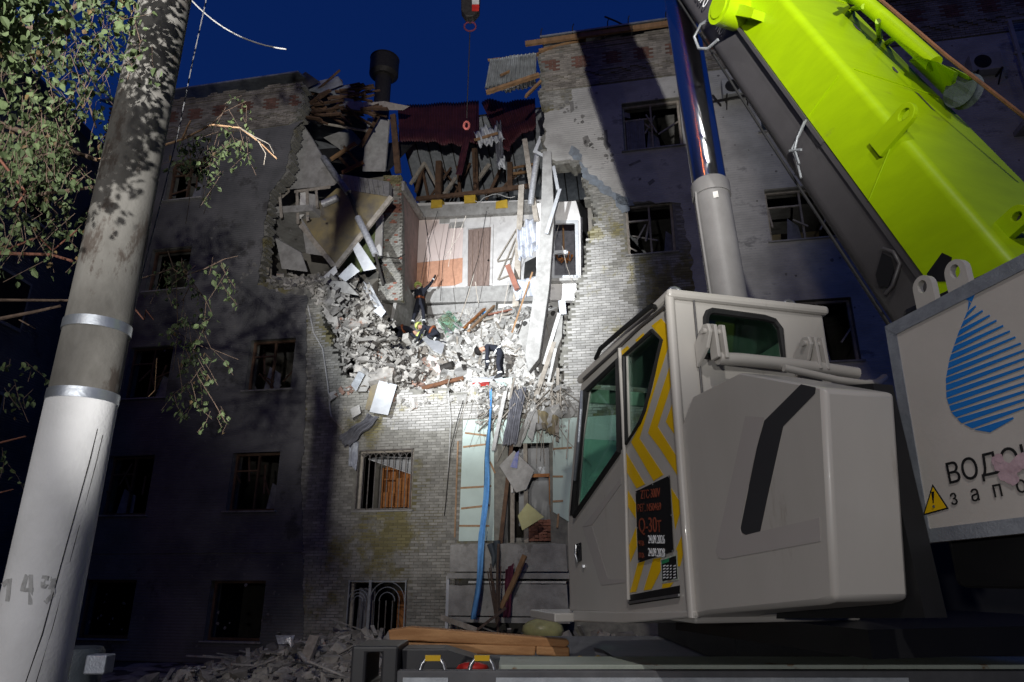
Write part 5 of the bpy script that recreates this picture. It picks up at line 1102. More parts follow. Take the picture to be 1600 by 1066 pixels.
for k, t0, t1 in ((.88, 6.4, 11.5), (.76, 11.5, 17), (.66, 17, 22.5), (.56, 22.5, 27.5)):
    section(sc_(k, 0), t0 - .1, t1, 'boom_section', 'lime'); section(sl_(k, 0), t0 - .1, t1, 'boom_section_underside', 'boomgrey')
q = MB(); q.box(bp(BW / 2, -.35, 27.6), (.5, .5, .6)); tipb = q.build('boom_head', 'lime', crane)
# lugs on the ridge
lug(bp(-.0, .07, .17), BD * -1, (BN).normalized(), .062, .028, -.03, BR, 'boom_lug', 'lime', boom, .22)
lug(bp(BW - .02, .06, -.30), BD * -1, BN, .06, .03, .03, BR, 'boom_lug', 'lime', boom, .1)
lug(bp(.12, .08, -.62), BD * -1, BN, .055, .02, .04, BR, 'boom_lug', 'lime', boom, .12)
q = MB(); q.tube([bp(.16, .07, -.62), bp(BW + .3, .07, -.66)], .045, 14); q.build('cross_pin', 'boomgrey', boom, smooth=50)
for (x0, y0, x1, y1) in ((1404, 254, 1330, 330),):
    q = MB(); q.tube([bp(-.004, -.06, .13), bp(-.004, -.346, -.02)], .004, 5); q.build('weld_seam', 'lime', boom)
def bl(x, y, a=-.0): return onplane(x, y, bp(a, 0, 0), BR)
def btp(x, y, b=0): return onplane(x, y, bp(0, b, 0), BN)
q = MB(); q.prism([bl(x, y, -.004) for x, y in [(1472, 395), (1487, 402), (1478, 440), (1455, 440), (1448, 428)]], BR * .004); q.build('boom_opening', 'ink', boom)
q = MB(); q.prism([bl(x, y, .004) for x, y in [(1378, 395), (1392, 402), (1397, 422), (1388, 448), (1373, 448), (1368, 430)]], BR * .003); q.build('side_opening', 'ink', boom)
q = MB(); q.tube([bl(x, y, .002) for x, y in [(1380, 389), (1396, 394), (1406, 412), (1395, 446), (1384, 460)]], .011, 7); q.build('opening_rim', 'boomgrey', boom, smooth=60)
# top side: lime tube, bracket with sheave, rope
q = MB(); q.tube([btp(1330, -15, .16), btp(1400, 45, .16), btp(1460, 100, .16)], .05, 12); q.build('top_tube', 'lime', boom, smooth=50)
for (a, b) in (((1318, -5), (1337, 6)), ((1372, 33), (1375, 60)), ((1405, 55), (1385, 68)), ((1350, 10), (1332, 14))):
    q = MB(); q.tube([btp(*a, .15), btp(*b, .0)], .018, 8); q.build('tube_stay', 'lime', boom, smooth=50)
q = MB(); q.prism([btp(1420, 95, .02), btp(1432, 88, .16), btp(1462, 96, .2), btp(1492, 112, .22), btp(1488, 125, .15), btp(1482, 156, .02)], BR * .03); q.build('sheave_bracket', 'lime', boom)
q = MB(); q.prism([btp(1420, 95, .02) + BR * .12, btp(1432, 88, .16) + BR * .12, btp(1462, 96, .2) + BR * .12, btp(1492, 112, .22) + BR * .12, btp(1488, 125, .15) + BR * .12, btp(1482, 156, .02) + BR * .12], BR * .03); q.build('sheave_bracket', 'lime', boom)
c = btp(1494, 138, .13) + BR * .06; q = MB(); q.tube([c - BR * .03, c - BR * .012, c + BR * .012, c + BR * .03], [.105, .09, .09, .105], 24); q.build('sheave', 'bluegrey', boom, smooth=40)
q = MB(); q.tube([btp(1374, -2, .27), btp(1480, 88, .27), btp(1610, 190, .27)], .011, 6); q.build('hoist_rope', 'rust', boom)
# hose drum at the top left of the boom side
c = bl(1138, 14, -.10); q = MB(); q.tube([c - BR * .08, c + BR * .10], .13, 20); q.build('hose_drum', 'lime', boom, smooth=40)
q = MB(); q.tube([c - BR * .09, c - BR * .08], .09, 18); q.build('drum_face', 'lime', boom, smooth=40)
q = MB(); q.prism([bl(x, y, -.1) for x, y in [(1132, 2), (1165, 8), (1178, 14), (1174, 28), (1150, 24)]], BR * .1); q.build('drum_bracket', 'lime', boom)
q = MB(); q.tube([bl(x, y, -.06) for x, y in [(1112, 28), (1095, 38), (1085, 58), (1092, 76), (1106, 76), (1122, 62)]], .012, 7); q.build('cable_loop', 'zinc', boom, smooth=60)
q = MB(); q.tube([bl(x, y, -.02) for x, y in [(1260, 187), (1252, 205), (1238, 232), (1245, 250), (1252, 278)]], .007, 6); q.tube([bl(x, y, -.03) for x, y in [(1257, 190), (1246, 215), (1242, 234), (1249, 256)]], .007, 6); q.tube([bl(1234, 236, -.03), bl(1252, 234, -.03)], .009, 6); q.build('hose_tie', 'zinc', boom, smooth=60)
q = MB(); q.tube([bp(.05, -.66, -1.2), bp(.05, -.672, 1), bp(.05, -.668, 3), bp(.05, -.67, 6)], .009, 7); q.tube([bp(.08, -.685, -1.2), bp(.08, -.69, 2), bp(.08, -.69, 6)], .008, 7); q.build('hose_run', 'black', boom, smooth=60)
bdir = (-BD).normalized()
for body, x, y in (('ЗАБОРО', 1084, -14), ('НО!', 1121, 46)):
    text_mesh('boom_text', body, .13, bl(x, y, -.0) - BR * .02 - BN * .0, bdir, BR.cross(bdir) * -1 if (BR.cross(bdir)).dot(BN) < 0 else BR.cross(bdir), 'inkwhite', boom, .62)
for i, pts in enumerate(([(1430, 143), (1436, 147), (1462, 174), (1456, 170)], [(1394, 104), (1397, 105), (1404, 113), (1402, 114), (1396, 109)], [(1333, 37), (1338, 40), (1346, 49), (1343, 48), (1337, 43)])):
    q = MB(); q.prism([btp(x, y, .003) for x, y in pts], BN * .001); q.build('scuff', 'boomgrey', boom)
for t in (-.9, .8, 2.1, 3.4):
    q = MB(); q.tube([bp(-.003, -.345, t), bp(-.003, -.06, t)], .005, 5); q.tube([bp(.06, .003, t), bp(BW - .06, .003, t)], .005, 5); q.build('weld_seam', 'lime', boom)
# --- lift cylinder in the plane of the boom
def bm_(x, y): return onplane(x, y, bp(BW / 2, 0, 0), BR)
c0, c1, c2 = bm_(1060, -12), bm_(1108, 292), bm_(1137, 462)
ax = (c0 - c2).normalized(); dep = (c1 - EYE).dot(FW); rr = .5 * 54 / 1067 * dep; rc = .5 * 52 / 1067 * dep
c1 = c2 + ax * (c1 - c2).dot(ax)
q = MB(); q.tube([c2 - ax * 1.6, c1], rr, 32); lc = q.build('lift_cylinder', 'barrel', crane, smooth=40)
q = MB(); q.tube([c1 - ax * .12, c1 + ax * .0, c1 + ax * .02], [rr * 1.09, rr * 1.09, rr * 1.02], 32); q.build('gland', 'barrel', lc, smooth=40)
q = MB(); q.tube([c1, c1 + ax * 3.1], rc, 40); q.build('chrome_rod', 'chrome', lc, smooth=40)
c3 = c1 + ax * 3.1; q = MB(); q.tube([c3 - BR * .3, c3 + BR * .3], rc * 1.5, 20); q.build('rod_eye', 'boomgrey', lc, smooth=40)
q = MB(); q.tube([c1 - ax * .1 - BR * rr * 1.06, c1 - ax * .2 - BR * rr * 1.12, c2 - BR * rr * 1.12 - ax * .6], .012, 7); q.build('cylinder_pipe', 'barrel', lc, smooth=60)
P = c1 - ax * .19 - BN * 0; n_ = (EYE - P); n_ = (n_ - ax * n_.dot(ax)).normalized(); s_ = ax.cross(n_)
q = MB(); q.prism([P + n_ * rr * 1.005 + s_ * (.035 + e) + ax * g_ for e, g_ in ((-.02, -.03), (.02, -.03), (.02, .03), (-.02, .03))], n_ * .002); q.build('sticker', 'whitepaint', lc)
# --- hook block hanging from the boom head, high over the gap
TIP = bp(BW / 2, -.4, 27.6)
P = dp(735, 20, 1); r_ = ray(735, 20); tt = (TIP.y) / r_.y; HP = EYE + r_ * tt
MT['maroon_l'] = M('dull_red', (.30, .07, .06), (.2, .05, .04), 6, .7)
hb = thing('hook_block', 'dark hook block with red and white stripe high over the gap', 'hook', HP)
q = MB(); q.tube([HP + Vector((dx, 0, .5)) for dx in (0,)] + [Vector((HP.x, HP.y, TIP.z))], .02, 6); q.tube([HP + Vector((.12, 0, .5)), Vector((HP.x + .12, HP.y, TIP.z))], .02, 6); q.build('rope_fall', 'iron', hb)
q = MB(); q.prism([HP + Vector((x, -.12, z)) for x, z in [(-.24, .75), (.24, .75), (.22, .0), (.08, -.22), (-.1, -.22), (-.22, .0)]], Vector((0, .24, 0))); q.build('block_cheek', 'iron', hb, bevel=.03)
for k in range(4):
    q = MB(); z = -.08 + k * .2; q.box(HP + Vector((.13, -.135, z + .1)), (.17, .02, .19)); q.build('painted_stripe', 'redpaint' if k % 2 == 0 else 'whitepaint', hb)
HK = HP + Vector((0, 0, -.42)); q = MB(); q.tube([HK + Vector((.14 * math.cos(t), 0, .14 * math.sin(t))) for t in [6.283 * k / 16 for k in range(16)]], .022, 8, closed=True); q.build('hook', 'maroon', hb, smooth=60)
q = MB(); q.tube([HP + Vector((0, 0, -.2)), HK + Vector((0, 0, .12))], .05, 8); q.build('swivel', 'iron', hb)
SE = onplane(729, 196, HP, Vector((0, 1, 0)))
sl = thing('lifting_sling', 'thin sling with small red hook hanging below the hook block', 'sling', SE)
q = MB(); q.tube([HK - Z * .14, SE + Z * .2], .012, 6); q.build('chain', 'iron', sl)
q = MB(); q.tube([SE + Vector((.06 * math.cos(t), 0, .10 * math.sin(t))) for t in [6.283 * k / 14 for k in range(14)]], .028, 8, closed=True); q.build('end_hook', 'maroon_l', sl, smooth=60)
# --- carrier deck along the bottom of the picture
def yp(x, y, Y): r = ray(x, y); return EYE + r * (Y / r.y)
cz = yp(620, 1047, 4.4).z
def wb(x0, x1, y0, y1, z0, z1, mb): mb.box(((x0 + x1) / 2, (y0 + y1) / 2, (z0 + z1) / 2), (x1 - x0, y1 - y0, z1 - z0)); return mb
xL = yp(622, 1050, 4.4).x
wb(xL, 7.5, 4.36, 4.44, cz - .16, cz, MB()).build('side_rail', 'deck', crane, bevel=.008)
for a, b in (((630, 1052), (700, 1066)), ((775, 1052), (1420, 1066))):
    q = MB(); x0, x1 = yp(*a, 4.355).x, yp(*b, 4.355).x; wb(x0, x1, 4.350, 4.356, cz - .14, cz - .035, q).build('rail_panel', 'railpanel', crane)
gx = yp(780, 1043, 4.7).x; gz = yp(1000, 1036, 5.1).z
rz_ = yp(1000, 1039, 4.5).z
wb(gx, 7.5, 4.5, 4.95, rz_ - .12, rz_, MB()).build('running_board', 'palegreen', crane, bevel=.006)
wb(xL + .3, 7.5, 5.05, 8.2, cz - .5, gz - .07, MB()).build('chassis_deck', 'deck', crane)
wb(xL + .3, 7.5, 4.45, 8.2, .55, cz - .2, MB()).build('chassis', 'black', crane)
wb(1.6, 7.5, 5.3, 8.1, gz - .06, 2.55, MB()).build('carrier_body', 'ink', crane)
for x in (.9, 2.6, 4.4, 6.2):
    for y in (4.75, 7.9):
        q = MB(); q.tube([Vector((x, y - .16, .52)), Vector((x, y + .16, .52))], .52, 24); w_ = q.build('wheel', 'black', crane, smooth=40)
        q = MB(); q.tube([Vector((x, y - .17, .52)), Vector((x, y + .17, .52))], .28, 16); q.build('rim', 'deck', w_, smooth=40)
for x in (676, 753):
    q = MB(); a, b = yp(x - 20, 1047, 4.42), yp(x + 20, 1047, 4.42); tz = yp(x, 1029, 4.42).z
    q.tube([Vector((a.x, 4.42, cz - .01)), Vector((a.x + .012, 4.42, tz - .03)), Vector((a.x + .035, 4.42, tz)), Vector((b.x - .035, 4.42, tz)), Vector((b.x - .012, 4.42, tz - .03)), Vector((b.x, 4.42, cz - .01))], .013, 8); h_ = q.build('grab_handle', 'steel', crane, smooth=60)
    q = MB(); q.box(((a.x + b.x) / 2, 4.42, tz + .002), (.09, .03, .03)); q.build('yellow_sleeve', 'yellow', h_)
# black tool box and outrigger housing
bx = thing('tool_box', 'black plastic box with square cutout beside the crane deck', 'box', Vector((yp(620, 1060, 5).x, 5.1, 0)))
x0, x1 = yp(549, 1020, 4.9).x, yp(622, 1020, 4.9).x; zt_ = yp(600, 1010, 4.9).z
s0_, s1_ = yp(573, 1020, 4.9), yp(595, 1046, 4.9)
q = MB(); q.prism([Vector((x0, 4.9, .6)), Vector((x1, 4.9, .6)), Vector((x1, 4.9, zt_)), Vector((x0, 4.9, zt_))], Vector((0, .5, 0)), [[Vector((s0_.x, 4.9, s1_.z - .1)), Vector((s1_.x, 4.9, s1_.z - .1)), Vector((s1_.x, 4.9, s0_.z)), Vector((s0_.x, 4.9, s0_.z))]]); q.build('shell', 'greydark', bx, bevel=.015)
q = MB(); q.box((x0 * .5 + x1 * .5, 5.3, .6), (x1 - x0 - .02, .1, 1.2)); q.box((x0 * .5 + x1 * .5, 5.1, .3), (x1 - x0, .5, .6)); q.build('inner', 'ink', bx)
q = MB(); q.prism([Vector((x1, 5.05, cz - .5)), Vector((yp(760, 1030, 5.05).x, 5.05, cz - .5)), Vector((yp(745, 1030, 5.05).x, 5.05, yp(745, 1030, 5.05).z)), Vector((yp(692, 1016, 5.05).x, 5.05, yp(692, 1014, 5.05).z)), Vector((x1, 5.05, yp(692, 1014, 5.05).z))], Vector((0, .3, 0))); q.build('side_hump', 'greydark', bx, bevel=.01)
# timber cribbing on the deck
def beam(px, th, nm, mat, lab, Y=5.7, grp=None):
    q = MB(); q.prism([yp(x, y, Y) for x, y in px], Vector((0, th, 0))); return solo(q, nm, mat, lab, 'beam', grp, bevel=.012)
beam([(606, 985), (640, 980), (888, 1000), (890, 1006), (884, 1013), (640, 1002), (609, 1003)], .16, 'timber_beam', 'planko', 'upper orange timber beam lying across the crane deck')
beam([(622, 1004), (838, 1010), (836, 1025), (700, 1022), (624, 1014)], .16, 'timber_beam', 'planko', 'lower orange timber beam under the upper one', 5.69)
beam([(838, 1010), (890, 1012), (890, 1028), (838, 1024)], .16, 'timber_block', 'planko', 'short timber block at the right end of the stacked beams', 5.66)
q = MB(); q.tube([yp(x, y, 5.3) for x, y in [(896, 1036), (905, 1030), (922, 1034), (935, 1029), (941, 1032)]], .022, 7); q.tube([yp(x, y, 5.25) for x, y in [(894, 1038), (915, 1040), (930, 1034)]], .018, 7); solo(q, 'yellow_strap', 'yellow', 'yellow lashing strap lying on the crane deck', 'strap', smooth=60)
q = MB(); q.prism([yp(x, y, 5.3) for x, y in [(928, 1018), (945, 1022), (963, 1034), (962, 1040), (935, 1036)]], Vector((0, .1, .02))); solo(q, 'grey_bag', 'grey_sheet', 'grey cloth bag lying beside the yellow strap', 'bag', bevel=.01)
q = MB(); q.ball(yp(738, 1044, 4.7), .07, 9, 6, (1.5, .8, .5)); solo(q, 'red_cloth', 'redpaint', 'red cloth lump lying between the grab handles', 'cloth', smooth=80)
# ================================================================== RESCUERS
def person(label, P, fwd, J, group, helmet='helmet', belt=None, bands=(), s=1.0, face=True):
    fwd = Vector(fwd).normalized(); left = Z.cross(fwd)
    def w(t): return Vector(P) + (fwd * t[0] + left * t[1] + Z * t[2]) * s
    root = thing('person', label, 'person', P, group)
    names = [n for n in J if n != 'face']; RAD = dict(pel=.155, spine=.145, chest=.165, neck=.06, head=.085, top=.095, crown=.05, sL=.075, sR=.075, eL=.058, eR=.058, wL=.042, wR=.042, hL=.045, hR=.045, pL=.105, pR=.105, kL=.075, kR=.075, aL=.055, aR=.055, fL=.05, fR=.05, tL=.045, tR=.045)
    E = [('pel', 'spine'), ('spine', 'chest'), ('chest', 'neck'), ('neck', 'head'), ('head', 'top'), ('chest', 'sL'), ('chest', 'sR'), ('sL', 'eL'), ('eL', 'wL'), ('wL', 'hL'), ('sR', 'eR'), ('eR', 'wR'), ('wR', 'hR'), ('pel', 'pL'), ('pel', 'pR'), ('pL', 'kL'), ('kL', 'aL'), ('aL', 'tL'), ('pR', 'kR'), ('kR', 'aR'), ('aR', 'tR')]
    me = bpy.data.meshes.new('body_cage'); me.from_pydata([w(J[n]) - Vector(P) for n in names], [(names.index(a), names.index(b)) for a, b in E], [])
    o = bpy.data.objects.new('body_cage', me); COL.objects.link(o)
    sk = o.modifiers.new('skin', 'SKIN'); sk.use_smooth_shade = True
    for i, n in enumerate(names):
        v = me.skin_vertices[0].data[i]; r = RAD[n] * s; v.radius = (r, r * (.8 if n in ('chest', 'spine', 'pel') else 1)); v.use_root = (n == 'pel')
    ss = o.modifiers.new('sub', 'SUBSURF'); ss.levels = 2; ss.render_levels = 2
    bpy.context.view_layer.update(); dg = bpy.context.evaluated_depsgraph_get()
    m2 = bpy.data.meshes.new_from_object(o.evaluated_get(dg)); bpy.data.objects.remove(o)
    m2.materials.clear()
    for m in ('navy', 'skin', 'black'): m2.materials.append(MT[m])
    jl = [(n, w(J[n]) - Vector(P)) for n in names if n != 'neck']
    for p in m2.polygons:
        n = min(jl, key=lambda q: (q[1] - p.center).length)[0]
        p.material_index = 1 if n in ('head', 'top') else (2 if n in ('hL', 'hR', 'tL', 'tR') else 0); p.use_smooth = True
    # five gloved fingers on each hand, joined into the same body mesh
    fm = MB()
    for h, wr in (('hL', 'wL'), ('hR', 'wR')):
        a, b = w(J[wr]), w(J[h]); d = (b - a).normalized(); x = d.orthogonal().normalized(); y = d.cross(x)
        for k in range(4):
            c = b + x * (.03 - .02 * k) * s; fm.tube([c, c + d * .045 * s, c + d * (.075 - .006 * abs(k - 1.3)) * s + y * .018 * s], [.010 * s, .009 * s, .007 * s], 6)
        fm.tube([b - d * .02 * s + x * .035 * s, b + x * .06 * s + d * .015 * s, b + x * .066 * s + d * .04 * s], [.012 * s, .011 * s, .008 * s], 6)
    bm = bmesh.new(); bm.from_mesh(m2); base = len(bm.verts); vs = [bm.verts.new(v - Vector(P)) for v in fm.v]
    for f in fm.f:
        nf = bm.faces.new([vs[i] for i in f]); nf.material_index = 2; nf.smooth = True
    bm.to_mesh(m2); bm.free()
    ob = bpy.data.objects.new('body', m2); COL.objects.link(ob); ob.parent = root
    hd, tp, nk = w(J['head']), w(J['top']), w(J['neck']); ax = (tp - nk).normalized(); fv = w(J['face']) - hd if 'face' in J else fwd
    fv = (fv - ax * fv.dot(ax)).normalized(); sd = ax.cross(fv); RT = Matrix((sd, fv, ax)).transposed()
    q = MB(); q.ball(tp, .135 * s, 16, 6, (1, 1.15, .95), lo=0, hi=1.75, rot=RT); q.tube([tp + sd * .14 * s * math.cos(k * .3927) + fv * (.165 * s) * math.sin(k * .3927) - ax * .015 * s for k in range(16)], .012 * s, 6, closed=True); q.build('helmet' if helmet == 'helmet' else 'hard_hat', helmet, root, smooth=60)
    q = MB(); q.ball(hd + fv * .10 * s + ax * .0, .022 * s, 6, 4, (.8, 1.2, 1.3), rot=RT); q.build('nose', 'skin', ob)
    for e in (-1, 1):
        q = MB(); q.ball(hd + fv * .085 * s + sd * e * .033 * s + ax * .03 * s, .012 * s, 6, 4); q.build('eye', 'ink', ob)
        q = MB(); q.ball(hd + sd * e * .09 * s + ax * .01 * s, .026 * s, 6, 4, (.5, .8, 1.3), rot=RT); q.build('ear', 'skin', ob)
    q = MB(); q.tube([hd + fv * .088 * s - ax * .045 * s - sd * .025 * s, hd + fv * .096 * s - ax * .05 * s, hd + fv * .088 * s - ax * .045 * s + sd * .025 * s], .006 * s, 5); q.build('mouth', 'redpaint', ob)
    def band(a, b, t, r, mat, nm, wd=.045):
        A, B = w(J[a]), w(J[b]); c = A.lerp(B, t); d = (B - A).normalized(); q = MB(); q.tube([c - d * wd * s / 2, c + d * wd * s / 2], r * s, 16); q.build(nm, mat, root, smooth=40)
    if belt: band('pel', 'spine', .75, .175, belt, 'belt', .075)
    for (a, b, t, r) in bands: band(a, b, t, r, 'reflect', 'reflective_band', .05)
    for f, a in (('tL', 'aL'), ('tR', 'aR')):
        A, B = w(J[a]), w(J[f]); q = MB(); q.box(A.lerp(B, .45) - Z * .03 * s, ((B - A).length + .1 * s, .1 * s, .10 * s), Matrix(((B - A).normalized(), Z.cross((B - A).normalized()), Z)).transposed()); q.build('boot', 'black', root, bevel=.025)
    return root
GR = 'rescuers working on the rubble heap'
Ps = hit(654, 511) + Z * .08
person('rescuer standing with back turned, one arm raised to a wire by the pink room', Ps, FI, dict(
    pel=(0, 0, .95), spine=(.02, 0, 1.16), chest=(.05, 0, 1.38), neck=(.06, .07, 1.54), head=(.08, .13, 1.63), top=(.09, .15, 1.72),
    sL=(.05, .19, 1.45), eL=(.22, .27, 1.25), wL=(.42, .18, 1.2), hL=(.5, .16, 1.2), sR=(.05, -.18, 1.48), eR=(.12, -.36, 1.72), wR=(.14, -.48, 1.96), hR=(.15, -.52, 2.06),
    pL=(0, .1, .88), kL=(.03, .19, .5), aL=(-.02, .25, .1), tL=(.12, .27, .04), pR=(0, -.1, .88), kR=(.04, -.15, .5), aR=(0, -.2, .1), tR=(.14, -.22, .04), face=(.25, .1, 1.7)),
    GR, 'helmet', 'belt', [('kL', 'aL', .85, .075), ('kR', 'aR', .85, .075), ('eR', 'wR', .85, .058), ('neck', 'head', -.2, .09)], 1.0)
Pc = hit(622, 541) + Z * .16
person('rescuer bent double at the far left with head down in the rubble', Pc, FT, dict(
    pel=(0, 0, .42), spine=(.22, 0, .50), chest=(.45, 0, .42), neck=(.60, 0, .31), head=(.68, 0, .24), top=(.76, 0, .19),
    sL=(.46, .18, .38), eL=(.58, .24, .16), wL=(.74, .16, .06), hL=(.81, .14, .04), sR=(.46, -.18, .38), eR=(.56, -.24, .16), wR=(.72, -.18, .05), hR=(.8, -.16, .04),
    pL=(-.04, .11, .40), kL=(.1, .2, .12), aL=(-.30, .18, .06), tL=(-.42, .18, .03), pR=(-.04, -.11, .40), kR=(.12, -.22, .14), aR=(-.26, -.2, .06), tR=(-.38, -.2, .03), face=(.76, 0, .1)),
    GR, 'helmet', 'belt', [('sL', 'eL', .6, .07)], 1.0)
Pd = hit(676, 541) + Z * .08
person('rescuer crouching below the standing one with lime helmet turned left', Pd, -FT, dict(
    pel=(-.12, 0, .42), spine=(.08, 0, .55), chest=(.28, 0, .63), neck=(.42, 0, .66), head=(.50, 0, .66), top=(.56, 0, .73),
    sL=(.27, .18, .60), eL=(.38, .24, .34), wL=(.52, .16, .14), hL=(.58, .14, .08), sR=(.27, -.18, .60), eR=(.40, -.22, .33), wR=(.54, -.16, .12), hR=(.6, -.14, .06),
    pL=(-.14, .11, .38), kL=(.14, .2, .22), aL=(-.22, .2, .06), tL=(-.1, .2, .03), pR=(-.14, -.11, .38), kR=(.05, -.2, .12), aR=(-.36, -.18, .08), tR=(-.48, -.18, .04), face=(.62, .1, .6)),
    GR, 'helmet', 'belt', [('kL', 'aL', .8, .075)], 1.0)
Pb = hit(781, 598) + Z * .08
person('rescuer bending over at the front edge of the heap with dark hard hat', Pb, -FT * 1.0 - FI * .15, dict(
    pel=(-.02, 0, .86), spine=(.14, 0, 1.00), chest=(.34, 0, 1.03), neck=(.48, 0, .98), head=(.56, 0, .93), top=(.64, 0, .90),
    sL=(.36, .18, .99), eL=(.36, .24, .70), wL=(.34, .18, .46), hL=(.35, .16, .36), sR=(.36, -.18, .99), eR=(.42, -.22, .70), wR=(.40, -.16, .46), hR=(.42, -.14, .36),
    pL=(-.02, .11, .80), kL=(.05, .15, .47), aL=(-.02, .17, .1), tL=(.12, .18, .04), pR=(-.02, -.11, .80), kR=(-.02, -.16, .46), aR=(-.1, -.19, .1), tR=(.04, -.2, .04), face=(.6, .06, .8)),
    GR, 'hair', None, [('pel', 'spine', .45, .175), ('kL', 'aL', .82, .078), ('kR', 'aR', .82, .078), ('eL', 'wL', .8, .055)], 1.02)
# ================================================================== CONCRETE POLE
P0 = Vector((-2.3, 3.15, 0))
def polex(y): 
    r = ray(0, y); return r
pol = thing('concrete_pole', 'thick round concrete pole with whitewashed foot and two steel bands', 'pole', P0)
PA = yp(83, 850, 3.2); PB = yp(258, 0, 3.2); axp = (PB - PA); axp.normalize()
def pz(z): return PA + axp * ((z - PA.z) / axp.z)
def pr_at(z): return .162 - .0045 * z
def yz(x, y): return yp(x, y, 3.0).z
zb2 = yz(120, 606); zb1 = yz(140, 492)
def ring(z0, z1, e, name, mat, n=2, par=pol, smooth=60):
    q = MB(); q.tube([pz(z0 + (z1 - z0) * k / n) for k in range(n + 1)], [pr_at(z0 + (z1 - z0) * k / n) + e for k in range(n + 1)], 48); return q.build(name, mat, par, smooth=smooth)
ring(zb2 - .02, 9.5, 0, 'shaft', 'polec', 30)
ring(-.1, zb2 - .0, .003, 'whitewashed_foot', 'polew', 24)
for z in (zb1, zb2):
    b = ring(z - .025, z + .025, .006, 'steel_band', 'steel_b')
    th = R(20); c = pz(z) + Vector((-.9, .45, 0)).normalized() * (pr_at(z) + .012); q = MB(); q.box(c, (.03, .03, .045)); q.build('band_buckle', 'steel_b', b)
# stencilled number on the foot
def onpole(x, y, e=.006):
    r = ray(x, y); best = None; lo, hi = 1.5, 4.5
    A = Vector((PA.x, PA.y)); 
    t = 2.0
    while t < 4.5:
        p = EYE + r * t; c = pz(p.z)
        if (Vector((p.x, p.y)) - Vector((c.x, c.y))).length < pr_at(p.z) + e: return p
        t += .003
    return EYE + r * 3
def brush(pts, w):
    q = MB(); pp = []
    for i in range(len(pts) - 1):
        for k in range(4): f = k / 4; pp.append((pts[i][0] * (1 - f) + pts[i + 1][0] * f, pts[i][1] * (1 - f) + pts[i + 1][1] * f))
    pp.append(pts[-1]); L_, R_ = [], []
    for i, (x, y) in enumerate(pp):
        a = pp[max(0, i - 1)]; b = pp[min(len(pp) - 1, i + 1)]; dx, dy = b[0] - a[0], b[1] - a[1]; l = math.hypot(dx, dy) or 1; nx_, ny_ = -dy / l * w, dx / l * w
        L_.append(onpole(x + nx_, y + ny_)); R_.append(onpole(x - nx_, y - ny_))
    n = len(pp); q.add(L_ + R_, [(i, i + 1, n + i + 1, n + i) for i in range(n - 1)]); return q
for pts in ([(3, 915), (15, 905), (11, 940)], [(42, 898), (34, 922), (52, 922)], [(48, 898), (47, 945)], [(80, 905), (68, 902), (66, 916), (80, 918), (84, 904), (82, 930), (70, 942)]):
    brush(pts, 3.4).build('stencilled_digit', 'stencil', pol)
# two dark cables running down the pole
for i, (pts, lab) in enumerate(([[(322, 0), (300, 100), (282, 190), (258, 290), (232, 390), (205, 500)], 'thin pale cable slanting down beside the right edge of the pole'],)):
    q = MB(); q.tube([yp(x, y, 3.4) for x, y in pts] , .0035, 6); solo(q, 'cable', 'deck', lab, 'cable')
for pts in ([(152, 670), (140, 720), (104, 850), (66, 990), (40, 1066)], [(160, 680), (148, 730), (116, 850), (82, 980), (56, 1066)]):
    q = MB(); q.tube([onpole(x, y, .004) for x, y in pts], .0022, 5); q.build('earth_wire', 'iron', pol)
q = MB(); q.tube([yp((1 - t) ** 2 * 285 + 2 * t * (1 - t) * 350 + t * t * 447, (1 - t) ** 2 * -16 + 2 * t * (1 - t) * 66 + t * t * 77, 5.5) for t in [k / 18 for k in range(19)]], .0075, 6); solo(q, 'loose_wire', 'whitepaint', 'loose pale wire curving across the sky right of the pole', 'wire', smooth=60)
# dark tank beside the pole foot
tk = thing('dark_tank', 'dark blue grey metal tank standing behind the pole foot', 'tank', yp(120, 1060, 5.2))
c = yp(118, 1012, 5.2); q = MB(); q.tube([Vector((c.x, c.y, 0)), Vector((c.x, c.y, c.z - .03)), Vector((c.x, c.y, c.z))], [.19, .19, .17], 24); q.build('shell', 'bluegrey', tk, smooth=40)
c2 = yp(157, 1030, 5.1); q = MB(); q.box((c2.x, c2.y, c2.z - .03), (.14, .12, .12)); q.build('side_box', 'alu', tk, bevel=.01)

